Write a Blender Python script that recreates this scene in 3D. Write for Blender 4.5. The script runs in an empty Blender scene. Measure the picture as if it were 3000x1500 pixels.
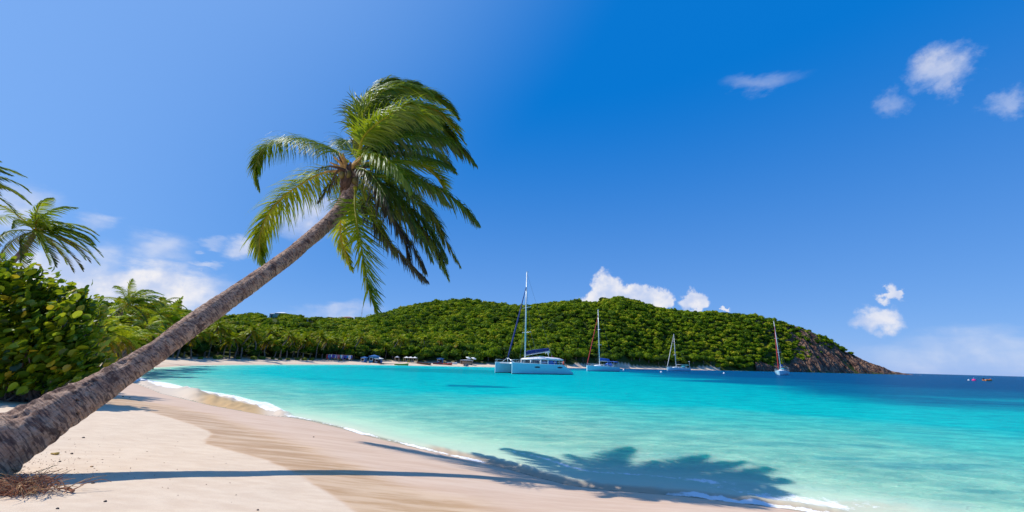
import bpy, math, random
import numpy as np
from mathutils import Vector, Matrix

# ------------------------------------------------------------------ camera, sky, sun, exposure
scene = bpy.context.scene
COL = scene.collection
FPX = 1130.0; RHO = math.atan(.0274); PIT = math.atan(312*math.cos(RHO)/FPX); EYE = 1.7
_R0 = np.array([1., 0, 0]); FW = np.array([0, math.cos(PIT), math.sin(PIT)]); _U0 = np.array([0, -math.sin(PIT), math.cos(PIT)])
RT = math.cos(RHO)*_R0+math.sin(RHO)*_U0; UP = -math.sin(RHO)*_R0+math.cos(RHO)*_U0
ORG = np.array([0, 0, EYE])
def ray(x, y): return (x-1500)*RT-(y-750)*UP+FPX*FW
def udir(x, y):
    d = ray(x, y); return d/np.linalg.norm(d)
def gp(x, y, z=0.):
    d = ray(x, y); return ORG+d*(z-EYE)/d[2]
def at(x, y, Y):
    d = ray(x, y); return ORG+d*Y/d[1]
def proj(P):
    q = np.asarray(P)-ORG; w = q@FW
    return 1500+FPX*(q@RT)/w, 750-FPX*(q@UP)/w
def hzy(x): return 1061.7+(x-1500)*.0274
def tana(x):
    d = ray(x, hzy(x)); return d[0]/d[1]

cam = bpy.data.cameras.new('camera'); camo = bpy.data.objects.new('camera', cam); COL.objects.link(camo)
camo.matrix_world = Matrix(((RT[0], UP[0], -FW[0], 0), (RT[1], UP[1], -FW[1], 0), (RT[2], UP[2], -FW[2], EYE), (0, 0, 0, 1)))
cam.sensor_width = 36; cam.lens = 36*FPX/3000; cam.clip_start = .05; cam.clip_end = 60000
scene.camera = camo
scene.view_settings.view_transform = 'Standard'; scene.view_settings.look = 'None'
scene.view_settings.exposure = 0; scene.view_settings.gamma = 1
SUN = at(1031, 505, 6.5)-gp(1715, 1434, .02); SUN /= np.linalg.norm(SUN)
SKY_STRENGTH = .12
sl = bpy.data.lights.new('sun', 'SUN'); sl.energy = 4.7; sl.angle = math.radians(.5); sl.color = (1, .94, .85)
so = bpy.data.objects.new('sun', sl); COL.objects.link(so)
so.rotation_euler = Vector(SUN).to_track_quat('Z', 'Y').to_euler()

class NT:
    def __init__(s, tree): s.t = tree; s.n = tree.nodes; s.l = tree.links; s.n.clear()
    def a(s, typ, ins=None, **kw):
        nd = s.n.new(typ)
        for k, v in kw.items(): setattr(nd, k, v)
        for k, v in (ins or {}).items():
            sock = nd.inputs[k]
            if isinstance(v, bpy.types.NodeSocket): s.l.new(v, sock)
            else: sock.default_value = v
        return nd
    def m(s, op, a, b=0., c=None, clamp=False):
        ins = {0: a, 1: b}
        if c is not None: ins[2] = c
        return s.a('ShaderNodeMath', ins, operation=op, use_clamp=clamp).outputs[0]
    def mr(s, v, a, b, c=0., d=1., smooth=True):
        return s.a('ShaderNodeMapRange', {'Value': v, 'From Min': a, 'From Max': b, 'To Min': c, 'To Max': d}, interpolation_type='SMOOTHSTEP' if smooth else 'LINEAR').outputs[0]
    def noise(s, vec, scale, detail=4, rough=.55, dist=0.):
        return s.a('ShaderNodeTexNoise', {'Vector': vec, 'Scale': scale, 'Detail': detail, 'Roughness': rough, 'Distortion': dist})
    def mix(s, f, a, b, typ='MIX'):
        nd = s.a('ShaderNodeMix', data_type='RGBA', blend_type=typ)
        for i, v in ((0, f), (6, a), (7, b)):
            if isinstance(v, bpy.types.NodeSocket): s.l.new(v, nd.inputs[i])
            else: nd.inputs[i].default_value = v if i == 0 else (*v[:3], 1)
        return nd.outputs[2]
    def ramp(s, v, stops):
        nd = s.a('ShaderNodeValToRGB', {0: v}); e = nd.color_ramp.elements
        while len(e) < len(stops): e.new(.5)
        for el, (p, c) in zip(e, stops): el.position = p; el.color = (*c, 1)
        return nd.outputs[0]
    def scale(s, vec, x, y, z, rot=0.):
        return s.a('ShaderNodeMapping', {'Vector': vec, 'Scale': (x, y, z), 'Rotation': (0, 0, rot)}).outputs[0]

def make_world():
    w = bpy.data.worlds.new('World'); scene.world = w; w.use_nodes = True
    T = NT(w.node_tree)
    sky = T.a('ShaderNodeTexSky', sky_type='NISHITA', sun_disc=False, sun_elevation=math.asin(SUN[2]),
              sun_rotation=math.atan2(SUN[0], SUN[1]), altitude=0, air_density=1.0, dust_density=.1, ozone_density=3.5)
    hs = T.a('ShaderNodeHueSaturation', {'Hue': .492, 'Saturation': 1.42, 'Value': 1.0, 'Color': sky.outputs[0]})
    tc = T.a('ShaderNodeTexCoord').outputs['Generated']
    zc = T.a('ShaderNodeSeparateXYZ', {0: tc}).outputs[2]
    ds = T.a('ShaderNodeVectorMath', {0: tc, 1: tuple(SUN)}, operation='DOT_PRODUCT').outputs['Value']
    te = T.m('POWER', T.m('SUBTRACT', 1., T.m('DIVIDE', T.m('MAXIMUM', zc, 0.), .62), clamp=True), 1.6)
    tp = T.m('ADD', T.m('MULTIPLY', te, .88), T.m('MULTIPLY', T.mr(ds, .46, 1.02), .95), clamp=True)
    K_ = 1/SKY_STRENGTH
    deepc = T.mix(T.mr(zc, .74, 1.0), (.003*K_, .195*K_, .70*K_), (.002*K_, .06*K_, .26*K_))
    cust = T.mix(tp, deepc, (.26*K_, .475*K_, .95*K_))
    bg = T.a('ShaderNodeBackground', {'Color': T.mix(.85, hs.outputs[0], cust), 'Strength': SKY_STRENGTH})
    def distort(scale, amp, detail, sq=1.):
        n = T.noise(T.scale(tc, 1, 1, sq), scale, detail, .6)
        v = T.a('ShaderNodeVectorMath', {0: n.outputs['Color'], 1: (.5, .5, .5)}, operation='SUBTRACT').outputs[0]
        v = T.a('ShaderNodeVectorMath', {0: v, 'Scale': amp}, operation='SCALE').outputs[0]
        return T.a('ShaderNodeVectorMath', {0: tc, 1: v}, operation='ADD').outputs[0]
    dp = distort(30, .075, 9); dw = distort(9, .10, 9, 2.6)
    def blob(vec, cx, cy, hx, hy, soft, op):
        c = udir(cx, cy); a = udir(cx+hx, cy)-udir(cx-hx, cy); b = udir(cx, cy-hy)-udir(cx, cy+hy)
        sx, sy = np.linalg.norm(a)/2, np.linalg.norm(b)/2
        a = a-c*(a@c); a /= np.linalg.norm(a); b = np.cross(c, a); 
        if b@UP < 0: b = -b
        n = np.cross(a, b)
        rot = Matrix(((a[0], b[0], n[0]), (a[1], b[1], n[1]), (a[2], b[2], n[2]))).to_euler()
        mp = T.a('ShaderNodeMapping', {'Vector': vec, 'Location': tuple(c), 'Rotation': tuple(rot), 'Scale': (sx, sy, 8.)}, vector_type='TEXTURE')
        ln = T.a('ShaderNodeVectorMath', {0: mp.outputs[0]}, operation='LENGTH').outputs['Value']
        return T.mr(ln, 1+soft, 1-soft, 0., op)
    tot = None
    soft9 = [(2755, 195, 66, 46, .8, .62), (2768, 238, 30, 34, .8, .45), (2612, 300, 38, 26, .9, .32), (2965, 300, 50, 34, .85, .5), (2570, 938, 62, 34, .5, .85), (2604, 857, 24, 26, .35, .85)]
    for p in soft9:
        b = blob(dp, *p); tot = b if tot is None else T.m('MAXIMUM', tot, b)
    puffs = [(1775, 850, 46, 50), (1745, 875, 40, 30), (1850, 868, 60, 34), (1910, 868, 50, 30), (1935, 885, 40, 25), (2032, 885, 40, 30), (2126, 908, 12, 6)]
    for p in puffs:
        b = blob(dp, *p, .22, .97); tot = b if tot is None else T.m('MAXIMUM', tot, b)
    wisps = [(2225, 245, 72, 20, 1., .3),
             (370, 855, 300, 75, .45, 1.), (200, 800, 170, 70, .7, .8), (520, 870, 150, 50, .7, .8), (460, 745, 75, 35, .9, .5), (606, 716, 34, 10, .8, .45), (715, 722, 50, 22, .7, .75), (590, 774, 48, 9, .8, .6),
             (915, 630, 75, 45, .9, .65), (1000, 912, 90, 20, .9, .45), (20, 620, 110, 60, .9, .7), (290, 655, 40, 18, .9, .4), (2860, 1040, 300, 45, 1., .35), (2800, 1010, 160, 12, 1., .25)]
    for p in wisps: tot = T.m('MAXIMUM', tot, blob(dw, *p))
    shade = T.noise(tc, 22, 5).outputs[0]
    ccol = T.mix(T.mr(shade, .35, .7), (.60, .70, .95), (1., .98, 1.))
    cb = T.a('ShaderNodeBackground', {'Color': ccol, 'Strength': .92})
    mx = T.a('ShaderNodeMixShader', {0: tot, 1: bg.outputs[0], 2: cb.outputs[0]})
    T.a('ShaderNodeOutputWorld', {0: mx.outputs[0]})
make_world()

# ------------------------------------------------------------------ helpers
rng = np.random.default_rng(7); random.seed(7)
def mesh_np(name, V, Fs, mat=None, parent=None, smooth=True, attrs=None, uvcol=None):
    V = np.asarray(V, np.float32); Fs = Fs if isinstance(Fs, list) else [Fs]
    Fs = [np.asarray(f, np.int32) for f in Fs if len(f)]
    me = bpy.data.meshes.new(name); me.vertices.add(len(V)); me.vertices.foreach_set('co', V.ravel())
    loops = np.concatenate([f.ravel() for f in Fs]); me.loops.add(len(loops)); me.loops.foreach_set('vertex_index', loops)
    tot = np.concatenate([np.full(len(f), f.shape[1], np.int32) for f in Fs])
    st = np.concatenate([[0], np.cumsum(tot)[:-1]]).astype(np.int32)
    me.polygons.add(len(tot)); me.polygons.foreach_set('loop_start', st); me.polygons.foreach_set('loop_total', tot)
    me.polygons.foreach_set('use_smooth', np.full(len(tot), smooth)); me.update(calc_edges=True); me.validate()
    for k, v in (attrs or {}).items():
        v = np.asarray(v, np.float32)
        if v.ndim == 1: me.attributes.new(k, 'FLOAT', 'POINT').data.foreach_set('value', v)
        else: me.attributes.new(k, 'FLOAT_COLOR', 'POINT').data.foreach_set('color', np.column_stack([v, np.ones(len(v), np.float32)]).ravel())
    o = bpy.data.objects.new(name, me); COL.objects.link(o)
    if mat: me.materials.append(mat)
    if parent: o.parent = parent
    return o
def tag(o, label=None, cat=None, group=None, kind=None):
    for k, v in (('label', label), ('category', cat), ('group', group), ('kind', kind)):
        if v: o[k] = v
    return o
def thing(name, loc, label, cat, rz=0., group=None):
    o = bpy.data.objects.new(name, None); COL.objects.link(o); o.location = tuple(float(v) for v in loc); o.rotation_euler = (0, 0, rz); o.empty_display_size = .2
    return tag(o, label, cat, group)
class MB:
    def __init__(s): s.v = []; s.f = []
    def add(s, vs, fs):
        b = len(s.v); s.v += [tuple(map(float, v)) for v in vs]; s.f += [tuple(b+i for i in f) for f in fs]; return s
    def box(s, c, d, rz=0., ry=0.):
        c = np.array(c, float); h = np.array(d, float)/2; cz, sz, cy, sy = math.cos(rz), math.sin(rz), math.cos(ry), math.sin(ry)
        vs = []
        for x in (-1, 1):
            for y in (-1, 1):
                for z in (-1, 1):
                    p = np.array([x, y, z])*h; p = np.array([p[0]*cy+p[2]*sy, p[1], -p[0]*sy+p[2]*cy]); p = np.array([p[0]*cz-p[1]*sz, p[0]*sz+p[1]*cz, p[2]])
                    vs.append(c+p)
        return s.add(vs, [(0, 1, 3, 2), (4, 6, 7, 5), (0, 4, 5, 1), (2, 3, 7, 6), (0, 2, 6, 4), (1, 5, 7, 3)])
    def tube(s, pts, rad, n=8, cap=True):
        pts = np.array(pts, float); m = len(pts); rad = np.broadcast_to(np.array(rad, float), (m,))
        T = np.gradient(pts, axis=0); T /= np.linalg.norm(T, axis=1)[:, None]+1e-12
        ref = np.array([0, 0, 1.]) if abs(T[0][2]) < .9 else np.array([1., 0, 0])
        vs = []
        for i in range(m):
            a = np.cross(T[i], ref); a /= np.linalg.norm(a)+1e-12; b = np.cross(T[i], a)
            for k in range(n):
                q = 2*math.pi*k/n; vs.append(pts[i]+rad[i]*(a*math.cos(q)+b*math.sin(q)))
        fs = [(i*n+k, i*n+(k+1) % n, (i+1)*n+(k+1) % n, (i+1)*n+k) for i in range(m-1) for k in range(n)]
        if cap: fs += [tuple(range(n))[::-1], tuple((m-1)*n+k for k in range(n))]
        return s.add(vs, fs)
    def loft(s, secs, close=True, caps=True):
        n = len(secs[0]); m = len(secs); vs = [p for sc in secs for p in sc]
        kk = n if close else n-1
        fs = [(i*n+k, i*n+(k+1) % n, (i+1)*n+(k+1) % n, (i+1)*n+k) for i in range(m-1) for k in range(kk)]
        if caps: fs += [tuple(range(n))[::-1], tuple((m-1)*n+k for k in range(n))]
        return s.add(vs, fs)
    def obj(s, name, mat, parent=None, smooth=False):
        me = bpy.data.meshes.new(name); me.from_pydata(s.v, [], s.f); me.update()
        if smooth: me.polygons.foreach_set('use_smooth', np.ones(len(me.polygons), bool))
        me.materials.append(mat); o = bpy.data.objects.new(name, me); COL.objects.link(o)
        if parent: o.parent = parent
        return o
def copy_tree(o, parent=None):
    c = o.copy(); COL.objects.link(c)
    if parent is not None: c.parent = parent
    for ch in list(o.children): copy_tree(ch, c)
    return c

def hash2(ix, iy, seed): 
    h = (ix.astype(np.int64)*374761393+iy.astype(np.int64)*668265263+seed*69069) & 0xffffffff
    h = ((h ^ (h >> 13))*1274126177) & 0xffffffff
    return ((h ^ (h >> 16)) & 0xffff)/65535.
def vnoise(x, y, seed=0):
    ix, iy = np.floor(x), np.floor(y); fx, fy = x-ix, y-iy; ix = ix.astype(np.int64); iy = iy.astype(np.int64)
    fx = fx*fx*(3-2*fx); fy = fy*fy*(3-2*fy)
    a = hash2(ix, iy, seed)*(1-fx)+hash2(ix+1, iy, seed)*fx; b = hash2(ix, iy+1, seed)*(1-fx)+hash2(ix+1, iy+1, seed)*fx
    return (a*(1-fy)+b*fy)*2-1
def fbm(x, y, oct=4, seed=0, gain=.5):
    r = 0; a = 1; t = 0
    for i in range(oct): r = r+a*vnoise(x*2**i+i*17.3, y*2**i-i*9.1, seed+i); t += a; a *= gain
    return r/t
def sstep(x, a, b):
    t = np.clip((x-a)/(b-a), 0, 1); return t*t*(3-2*t)
def poly_sd(X, Y, poly):
    poly = np.asarray(poly, float); d = np.full(X.shape, 1e18); ins = np.zeros(X.shape, bool)
    for i in range(len(poly)):
        ax, ay = poly[i]; bx, by = poly[(i+1) % len(poly)]; ex, ey = bx-ax, by-ay
        t = np.clip(((X-ax)*ex+(Y-ay)*ey)/(ex*ex+ey*ey+1e-12), 0, 1)
        d = np.minimum(d, (X-ax-t*ex)**2+(Y-ay-t*ey)**2)
        if ay != by: ins ^= ((ay > Y) != (by > Y)) & (X < (bx-ax)*(Y-ay)/(by-ay)+ax)
    return np.where(ins, np.sqrt(d), -np.sqrt(d))
def line_d(X, Y, pts):
    d = np.full(X.shape, 1e18)
    for (ax, ay), (bx, by) in zip(pts[:-1], pts[1:]):
        ex, ey = bx-ax, by-ay; t = np.clip(((X-ax)*ex+(Y-ay)*ey)/(ex*ex+ey*ey+1e-12), 0, 1)
        d = np.minimum(d, (X-ax-t*ex)**2+(Y-ay-t*ey)**2)
    return np.sqrt(d)
def catmull(P, n):
    P = np.asarray(P, float); P = np.vstack([2*P[0]-P[1], P, 2*P[-1]-P[-2]]); m = len(P)-3
    t = np.linspace(0, m-1e-6, n); i = t.astype(int); f = (t-i)[:, None]
    a, b, c, d = P[i], P[i+1], P[i+2], P[i+3]
    return .5*(2*b+(c-a)*f+(2*a-5*b+4*c-d)*f**2+(3*b-a-3*c+d)*f**3)

# ------------------------------------------------------------------ materials
def mat(name): m = bpy.data.materials.new(name); m.use_nodes = True; return m, NT(m.node_tree)
def pbr(name, col, rough=.5, var=.08, scale=3., metal=0., bump=0., spec=.5):
    m, T = mat(name); tc = T.a('ShaderNodeTexCoord').outputs['Object']
    n = T.noise(tc, scale, 5)
    c = T.mix(T.mr(n.outputs[0], .3, .7), tuple(v*(1-var) for v in col), tuple(min(1, v*(1+var)) for v in col))
    ins = {'Base Color': c, 'Roughness': rough, 'Metallic': metal, 'Specular IOR Level': spec}
    if bump: ins['Normal'] = T.a('ShaderNodeBump', {'Height': n.outputs[0], 'Strength': bump, 'Distance': .02}).outputs[0]
    T.a('ShaderNodeOutputMaterial', {0: T.a('ShaderNodeBsdfPrincipled', ins).outputs[0]}); return m
def leafmat(name, stops, trans=.35, gloss=.06, rough=.4, nscale=0, sat=1.):
    m, T = mat(name); at_ = T.a('ShaderNodeAttribute', attribute_name='tone').outputs['Fac']
    v = at_
    if nscale:
        n = T.noise(T.a('ShaderNodeTexCoord').outputs['Object'], nscale, 3).outputs[0]
        v = T.m('ADD', v, T.m('MULTIPLY', T.m('SUBTRACT', n, .5), .5), clamp=True)
    c = T.ramp(v, stops)
    d = T.a('ShaderNodeBsdfDiffuse', {'Color': c}); tr = T.a('ShaderNodeBsdfTranslucent', {'Color': T.mix(.25, c, (.50, .52, .01))})
    g = T.a('ShaderNodeBsdfGlossy', {'Color': (.9, .95, 1, 1), 'Roughness': rough})
    mx = T.a('ShaderNodeMixShader', {0: trans, 1: d.outputs[0], 2: tr.outputs[0]})
    mx = T.a('ShaderNodeMixShader', {0: gloss, 1: mx.outputs[0], 2: g.outputs[0]})
    T.a('ShaderNodeOutputMaterial', {0: mx.outputs[0]}); return m
GREEN = [(0, (.012, .045, .004)), (.5, (.05, .12, .006)), (1, (.17, .24, .012))]
M_hero = leafmat('palm_leaf', [(0, (.02, .014, .010)), (.18, (.07, .04, .02)), (.3, (.035, .085, .006)), (.6, (.17, .27, .008)), (.85, (.44, .47, .015)), (1, (.55, .36, .02))], .44, .035, .4)
M_palm = leafmat('far_palm_leaf', [(0, (.10, .05, .01)), (.25, (.46, .28, .012)), (.5, (.15, .23, .006)), (1, (.50, .52, .012))], .35, .02)
M_grape = leafmat('sea_grape_leaf', [(0, (.012, .04, .006)), (.45, (.09, .19, .006)), (.9, (.40, .46, .015)), (1, (.50, .34, .02))], .38, .035, .4)
M_forest = leafmat('forest_leaf', [(0, (.018, .050, .005)), (.4, (.070, .145, .004)), (.8, (.24, .34, .005)), (1, (.36, .34, .02))], .32, .008, .5, 0)
M_bark = pbr('bark', (.16, .12, .10), .9, .35, 6, bump=.6)

def sand_material():
    m, T = mat('sand'); tc = T.a('ShaderNodeTexCoord').outputs['Object']
    wet = T.a('ShaderNodeAttribute', attribute_name='wet').outputs['Fac']; turf = T.a('ShaderNodeAttribute', attribute_name='turf').outputs['Fac']
    damp = T.a('ShaderNodeAttribute', attribute_name='damp').outputs['Fac']
    fine = T.noise(tc, 160, 4, .7).outputs[0]; med = T.noise(T.scale(tc, 1, 2.6, 1, .5), 3.2, 6, .6).outputs[0]
    streak = T.noise(T.scale(tc, .55, 3.4, 1, .62), 1.6, 8, .66).outputs[0]
    dry = T.mix(T.mr(med, .3, .7), (.71, .55, .40), (.80, .645, .48)); dry = T.mix(T.mr(fine, .35, .68, 0, .28), dry, (.50, .38, .29))
    grit = T.a('ShaderNodeTexVoronoi', {'Vector': tc, 'Scale': 9.}, feature='F1').outputs['Distance']
    dry = T.mix(T.mr(grit, .045, .02, 0, .5), dry, (.26, .17, .12))
    dampc = T.mix(T.mr(streak, .35, .65), (.64, .445, .31), (.72, .535, .395))
    wetc = T.mix(T.mr(streak, .38, .62), (.50, .29, .12), (.70, .49, .30))
    c = T.mix(damp, dry, dampc); wf = T.m('MULTIPLY', wet, T.mr(streak, .2, .6, .75, 1.)); c = T.mix(wf, c, wetc)
    earth = T.mix(T.mr(med, .35, .65), (.03, .045, .008), (.07, .09, .015)); c = T.mix(turf, c, earth)
    rough = T.m('SUBTRACT', .92, T.m('MULTIPLY', T.m('MAXIMUM', T.m('MULTIPLY', wet, .45), T.m('MULTIPLY', damp, .30)), 1.0))
    h = T.m('ADD', T.m('MULTIPLY', fine, .25), T.m('MULTIPLY', med, 1.2))
    rip = T.noise(T.scale(tc, 2.2, 14, 1, .5), 3.0, 4, .6).outputs[0]
    h = T.m('ADD', T.m('MULTIPLY', h, T.m('SUBTRACT', 1.0, T.m('MULTIPLY', damp, .75))), T.m('MULTIPLY', T.m('MULTIPLY', rip, wet), .5))
    b = T.a('ShaderNodeBump', {'Height': h, 'Strength': .55, 'Distance': .012})
    p = T.a('ShaderNodeBsdfPrincipled', {'Base Color': c, 'Roughness': rough, 'Normal': b.outputs[0], 'Specular IOR Level': T.m('ADD', .12, T.m('MULTIPLY', wet, .15))})
    T.a('ShaderNodeOutputMaterial', {0: p.outputs[0]}); return m
def water_material():
    m, T = mat('sea_water'); tc = T.a('ShaderNodeTexCoord').outputs['Object']
    wc = T.a('ShaderNodeAttribute', attribute_name='wcol').outputs['Color']; foam = T.a('ShaderNodeAttribute', attribute_name='foam').outputs['Fac']
    clear = T.a('ShaderNodeAttribute', attribute_name='clear').outputs['Fac']
    w1 = T.noise(T.scale(tc, 1, 2.4, 1, -.25), .9, 7, .62, .4).outputs[0]; w2 = T.noise(T.scale(tc, 1, 1.9, 1, .35), 5.0, 6, .6, .6).outputs[0]
    w0 = T.noise(T.scale(tc, .5, 1.6, 1, -.1), .16, 5, .6).outputs[0]
    h = T.m('ADD', T.m('ADD', T.m('MULTIPLY', w1, .5), T.m('MULTIPLY', w2, .19)), T.m('MULTIPLY', w0, 1.2))
    op = T.a('ShaderNodeAttribute', attribute_name='open').outputs['Fac']; h = T.m('MULTIPLY', h, T.m('ADD', .12, T.m('MULTIPLY', op, .88)))
    b = T.a('ShaderNodeBump', {'Height': h, 'Strength': .8, 'Distance': .55}).outputs[0]
    bd = T.a('ShaderNodeBump', {'Height': h, 'Strength': .9, 'Distance': .45}).outputs[0]
    op = T.a('ShaderNodeAttribute', attribute_name='open').outputs['Fac']
    mott = T.m('MULTIPLY', T.mr(w1, .38, .62), op); mott2 = T.mr(w0, .35, .65)
    c = T.mix(T.m('MULTIPLY', mott, .6), wc, (.15, .52, .68), 'MULTIPLY'); c = T.mix(T.m('MULTIPLY', mott2, .0), c, (.6, .9, .9), 'MULTIPLY')
    m3 = T.mr(T.noise(T.scale(tc, 1, 3.2, 1, -.2), .33, 8, .72).outputs[0], .42, .62); c = T.mix(T.m('MULTIPLY', T.m('MULTIPLY', m3, op), .42), c, (.2, .55, .70), 'MULTIPLY'); m5 = T.mr(T.noise(T.scale(tc, 1, 1.7, 1, .2), 11, 6, .7, .8).outputs[0], .50, .66); c = T.mix(T.m('MULTIPLY', T.m('MULTIPLY', m5, op), .30), c, (.45, .78, .82), 'MULTIPLY'); hilite = T.mr(w2, .54, .68); c = T.mix(T.m('MULTIPLY', T.m('MULTIPLY', hilite, op), .8), c, (1.5, 1.35, 1.3), 'MULTIPLY'); c = T.mix(.25, c, wc)  # the brightening multiply paints ripple highlights into the water colour
    fn = T.noise(tc, 11, 8, .72, .5).outputs[0]; fn2 = T.noise(tc, 2.2, 5, .6).outputs[0]
    fm = T.m('MULTIPLY', T.mr(T.m('ADD', T.m('MULTIPLY', foam, .75), T.m('SUBTRACT', fn, .5)), .28, .48), T.mr(fn2, .3, .5, .35, 1.))
    c = T.mix(fm, c, (.86, .86, .86))
    d0 = T.a('ShaderNodeBsdfDiffuse', {'Color': c, 'Normal': bd})
    ss = T.a('ShaderNodeSubsurfaceScattering', {'Color': T.mix(1.0, c, (.74, 1.0, .98), 'MULTIPLY'), 'Scale': 1.6, 'Radius': (.03, .55, .42), 'Normal': bd}, falloff='BURLEY')
    d = T.a('ShaderNodeMixShader', {0: T.m('MULTIPLY', op, .75), 1: d0.outputs[0], 2: ss.outputs[0]})
    g = T.a('ShaderNodeBsdfGlossy', {'Color': (1, 1, 1, 1), 'Roughness': .09, 'Normal': b})
    fr = T.a('ShaderNodeFresnel', {'IOR': 1.33, 'Normal': b}).outputs[0]
    fr = T.m('MULTIPLY', T.m('MULTIPLY', T.m('MINIMUM', fr, .5), T.m('ADD', .08, T.m('MULTIPLY', op, .17))), T.m('SUBTRACT', 1., fm))
    tr = T.a('ShaderNodeBsdfTransparent', {'Color': (.93, .98, .97, 1)})
    cl = T.m('MULTIPLY', clear, T.m('SUBTRACT', 1., fm))
    bx = T.a('ShaderNodeMixShader', {0: cl, 1: d.outputs[0], 2: tr.outputs[0]})
    mx = T.a('ShaderNodeMixShader', {0: fr, 1: bx.outputs[0], 2: g.outputs[0]})
    T.a('ShaderNodeOutputMaterial', {0: mx.outputs[0]}); return m
def rock_material():
    m, T = mat('headland_rock'); tc = T.a('ShaderNodeTexCoord').outputs['Object']
    n = T.noise(tc, .16, 8, .65, .6).outputs[0]; n2 = T.noise(tc, .9, 6, .7).outputs[0]
    vr = T.a('ShaderNodeTexVoronoi', {'Vector': T.scale(tc, .22, .22, .12), 'Scale': 1.0}, feature='DISTANCE_TO_EDGE').outputs['Distance']
    c = T.ramp(n, [(.25, (.07, .035, .03)), (.42, (.20, .105, .075)), (.56, (.36, .22, .145)), (.70, (.56, .40, .27))])
    c = T.mix(T.mr(n2, .35, .7, 0, .5), c, (.10, .06, .05)); c = T.mix(T.mr(vr, .06, .0, 0, .6), c, (.04, .025, .025))
    h = T.m('ADD', n2, T.m('MULTIPLY', T.mr(vr, 0, .25), 1.5))
    b = T.a('ShaderNodeBump', {'Height': h, 'Strength': 1., 'Distance': 1.6})
    p = T.a('ShaderNodeBsdfPrincipled', {'Base Color': c, 'Roughness': .9, 'Normal': b.outputs[0], 'Specular IOR Level': .2})
    T.a('ShaderNodeOutputMaterial', {0: p.outputs[0]}); return m
M_sand = sand_material(); M_water = water_material(); M_rock = rock_material()

# ------------------------------------------------------------------ shorelines
near_px = [(385, 1120), (430, 1136), (470, 1153), (540, 1170), (616, 1188), (697, 1203), (770, 1216), (850, 1224), (905, 1234), (1000, 1257), (1100, 1285), (1200, 1309), (1300, 1332), (1400, 1353), (1480, 1373), (1560, 1396),
           (1660, 1421), (1760, 1436), (1900, 1446), (2000, 1455), (2150, 1472), (2300, 1492), (2450, 1516)]
NEAR = [tuple(gp(*q)[:2]) for q in near_px]
near_ext = [(4.9, 4.5), (7, 2.5), (12, -1), (25, -8), (90, -40)]
FAR_PX = [-200, 60, 300, 420, 445, 560, 700, 950, 1100, 1430, 1690, 1850, 2100, 2340, 2530, 2645]
FAR_Y = [22, 26, 34, 40, 46, 60, 73, 101, 115, 139, 185, 240, 310, 390, 450, 500]
TA = np.array([tana(x) for x in FAR_PX])
FAR = [(tana(x)*y, y) for x, y in zip(FAR_PX, FAR_Y) if x >= 445]
BAY = [(-27.5, 28.8), (-31, 31), (-34, 34), (-37.5, 40)]
WATER = list(reversed(near_ext))+list(reversed(NEAR))+BAY+FAR+[(FAR[-1][0]+12, 530), (FAR[-1][0]-60, 700), (FAR[-1][0]-500, 1500), (0, 40000), (60000, 40000), (60000, -40)]
# hill profile (photo column, ridge row, ridge distance)
RIDGE = [(-400, 860, 110), (0, 885, 115), (200, 893, 118), (300, 900, 122), (450, 912, 135), (550, 924, 165), (644, 938, 230), (700, 928, 260), (742, 924, 270), (766, 924, 275), (819, 929, 280), (888, 936, 285), (934, 936, 285), (965, 935, 285), (1028, 935, 285), (1056, 933, 285), (1098, 922, 290),
         (1149, 909, 290), (1165, 902, 290), (1249, 887, 300), (1349, 880, 310), (1401, 887, 315), (1500, 897, 325), (1526, 899, 330), (1596, 891, 335), (1643, 886, 340), (1693, 884, 350), (1749, 888, 360), (1791, 878, 370), (1836, 873, 380), (1900, 888, 395),
         (1932, 902, 400), (1998, 913, 410), (2081, 915, 425), (2180, 920, 440), (2246, 928, 450), (2312, 944, 460), (2378, 966, 470), (2428, 987, 480), (2477, 1017, 490), (2526, 1047, 500), (2553, 1062, 503), (2592, 1073, 506), (2612, 1086, 508), (2635, 1090, 510), (2660, 1094, 512), (2700, 1100, 515)]
RTA = np.array([tana(r[0]) for r in RIDGE]); RY = np.array([r[2] for r in RIDGE], float)
RZ = np.array([at(r[0], r[1], r[2])[2] for r in RIDGE])
BEACHW = lambda a: np.interp(a, [TA[0], TA[4], TA[8], tana(1900), tana(2150), tana(2200)], [14, 14, 12, 8, 5, 0])
def shore_y(a): return np.interp(a, TA, FAR_Y)
def hill(X, Y, canopy=3.0):
    Y = np.maximum(Y, 1e-3); a = X/Y
    ys = shore_y(a)+BEACHW(a); yr = np.interp(a, RTA, RY); hr = np.maximum(np.interp(a, RTA, RZ)-canopy, 0)
    t = (Y-ys)/np.maximum(yr-ys, 4.); tt = np.clip(t, 0, 1)
    g = np.where(t < 1, .75*tt**.9+.25*np.sin(tt*math.pi/2)**2, np.clip(1-(t-1)*1.1, -.2, 1))
    n = fbm(X/38, Y/38, 3, 5)*np.clip(hr*.14, 0, 4)*np.sin(tt*math.pi)
    h = np.where(t > 0, hr*g+n, 0)
    return np.where((a > RTA[0]) & (a < RTA[-1]), h, 0), t
def land_z(X, Y, sd):
    """sd>0 on land"""
    nr = np.exp(-((np.hypot(X, Y)-0)/30)**2)
    z = np.where(sd > 0, .50*(1-np.exp(-sd/3.2))+.04*np.minimum(sd, 12), np.maximum(sd*.12, -3.))
    z = z+np.where(sd > .8, 1, 0)*.025*fbm(X/1.7, Y/1.7, 3, 3)*nr*np.clip((sd-.8)/1.5, 0, 1)
    return z

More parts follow.
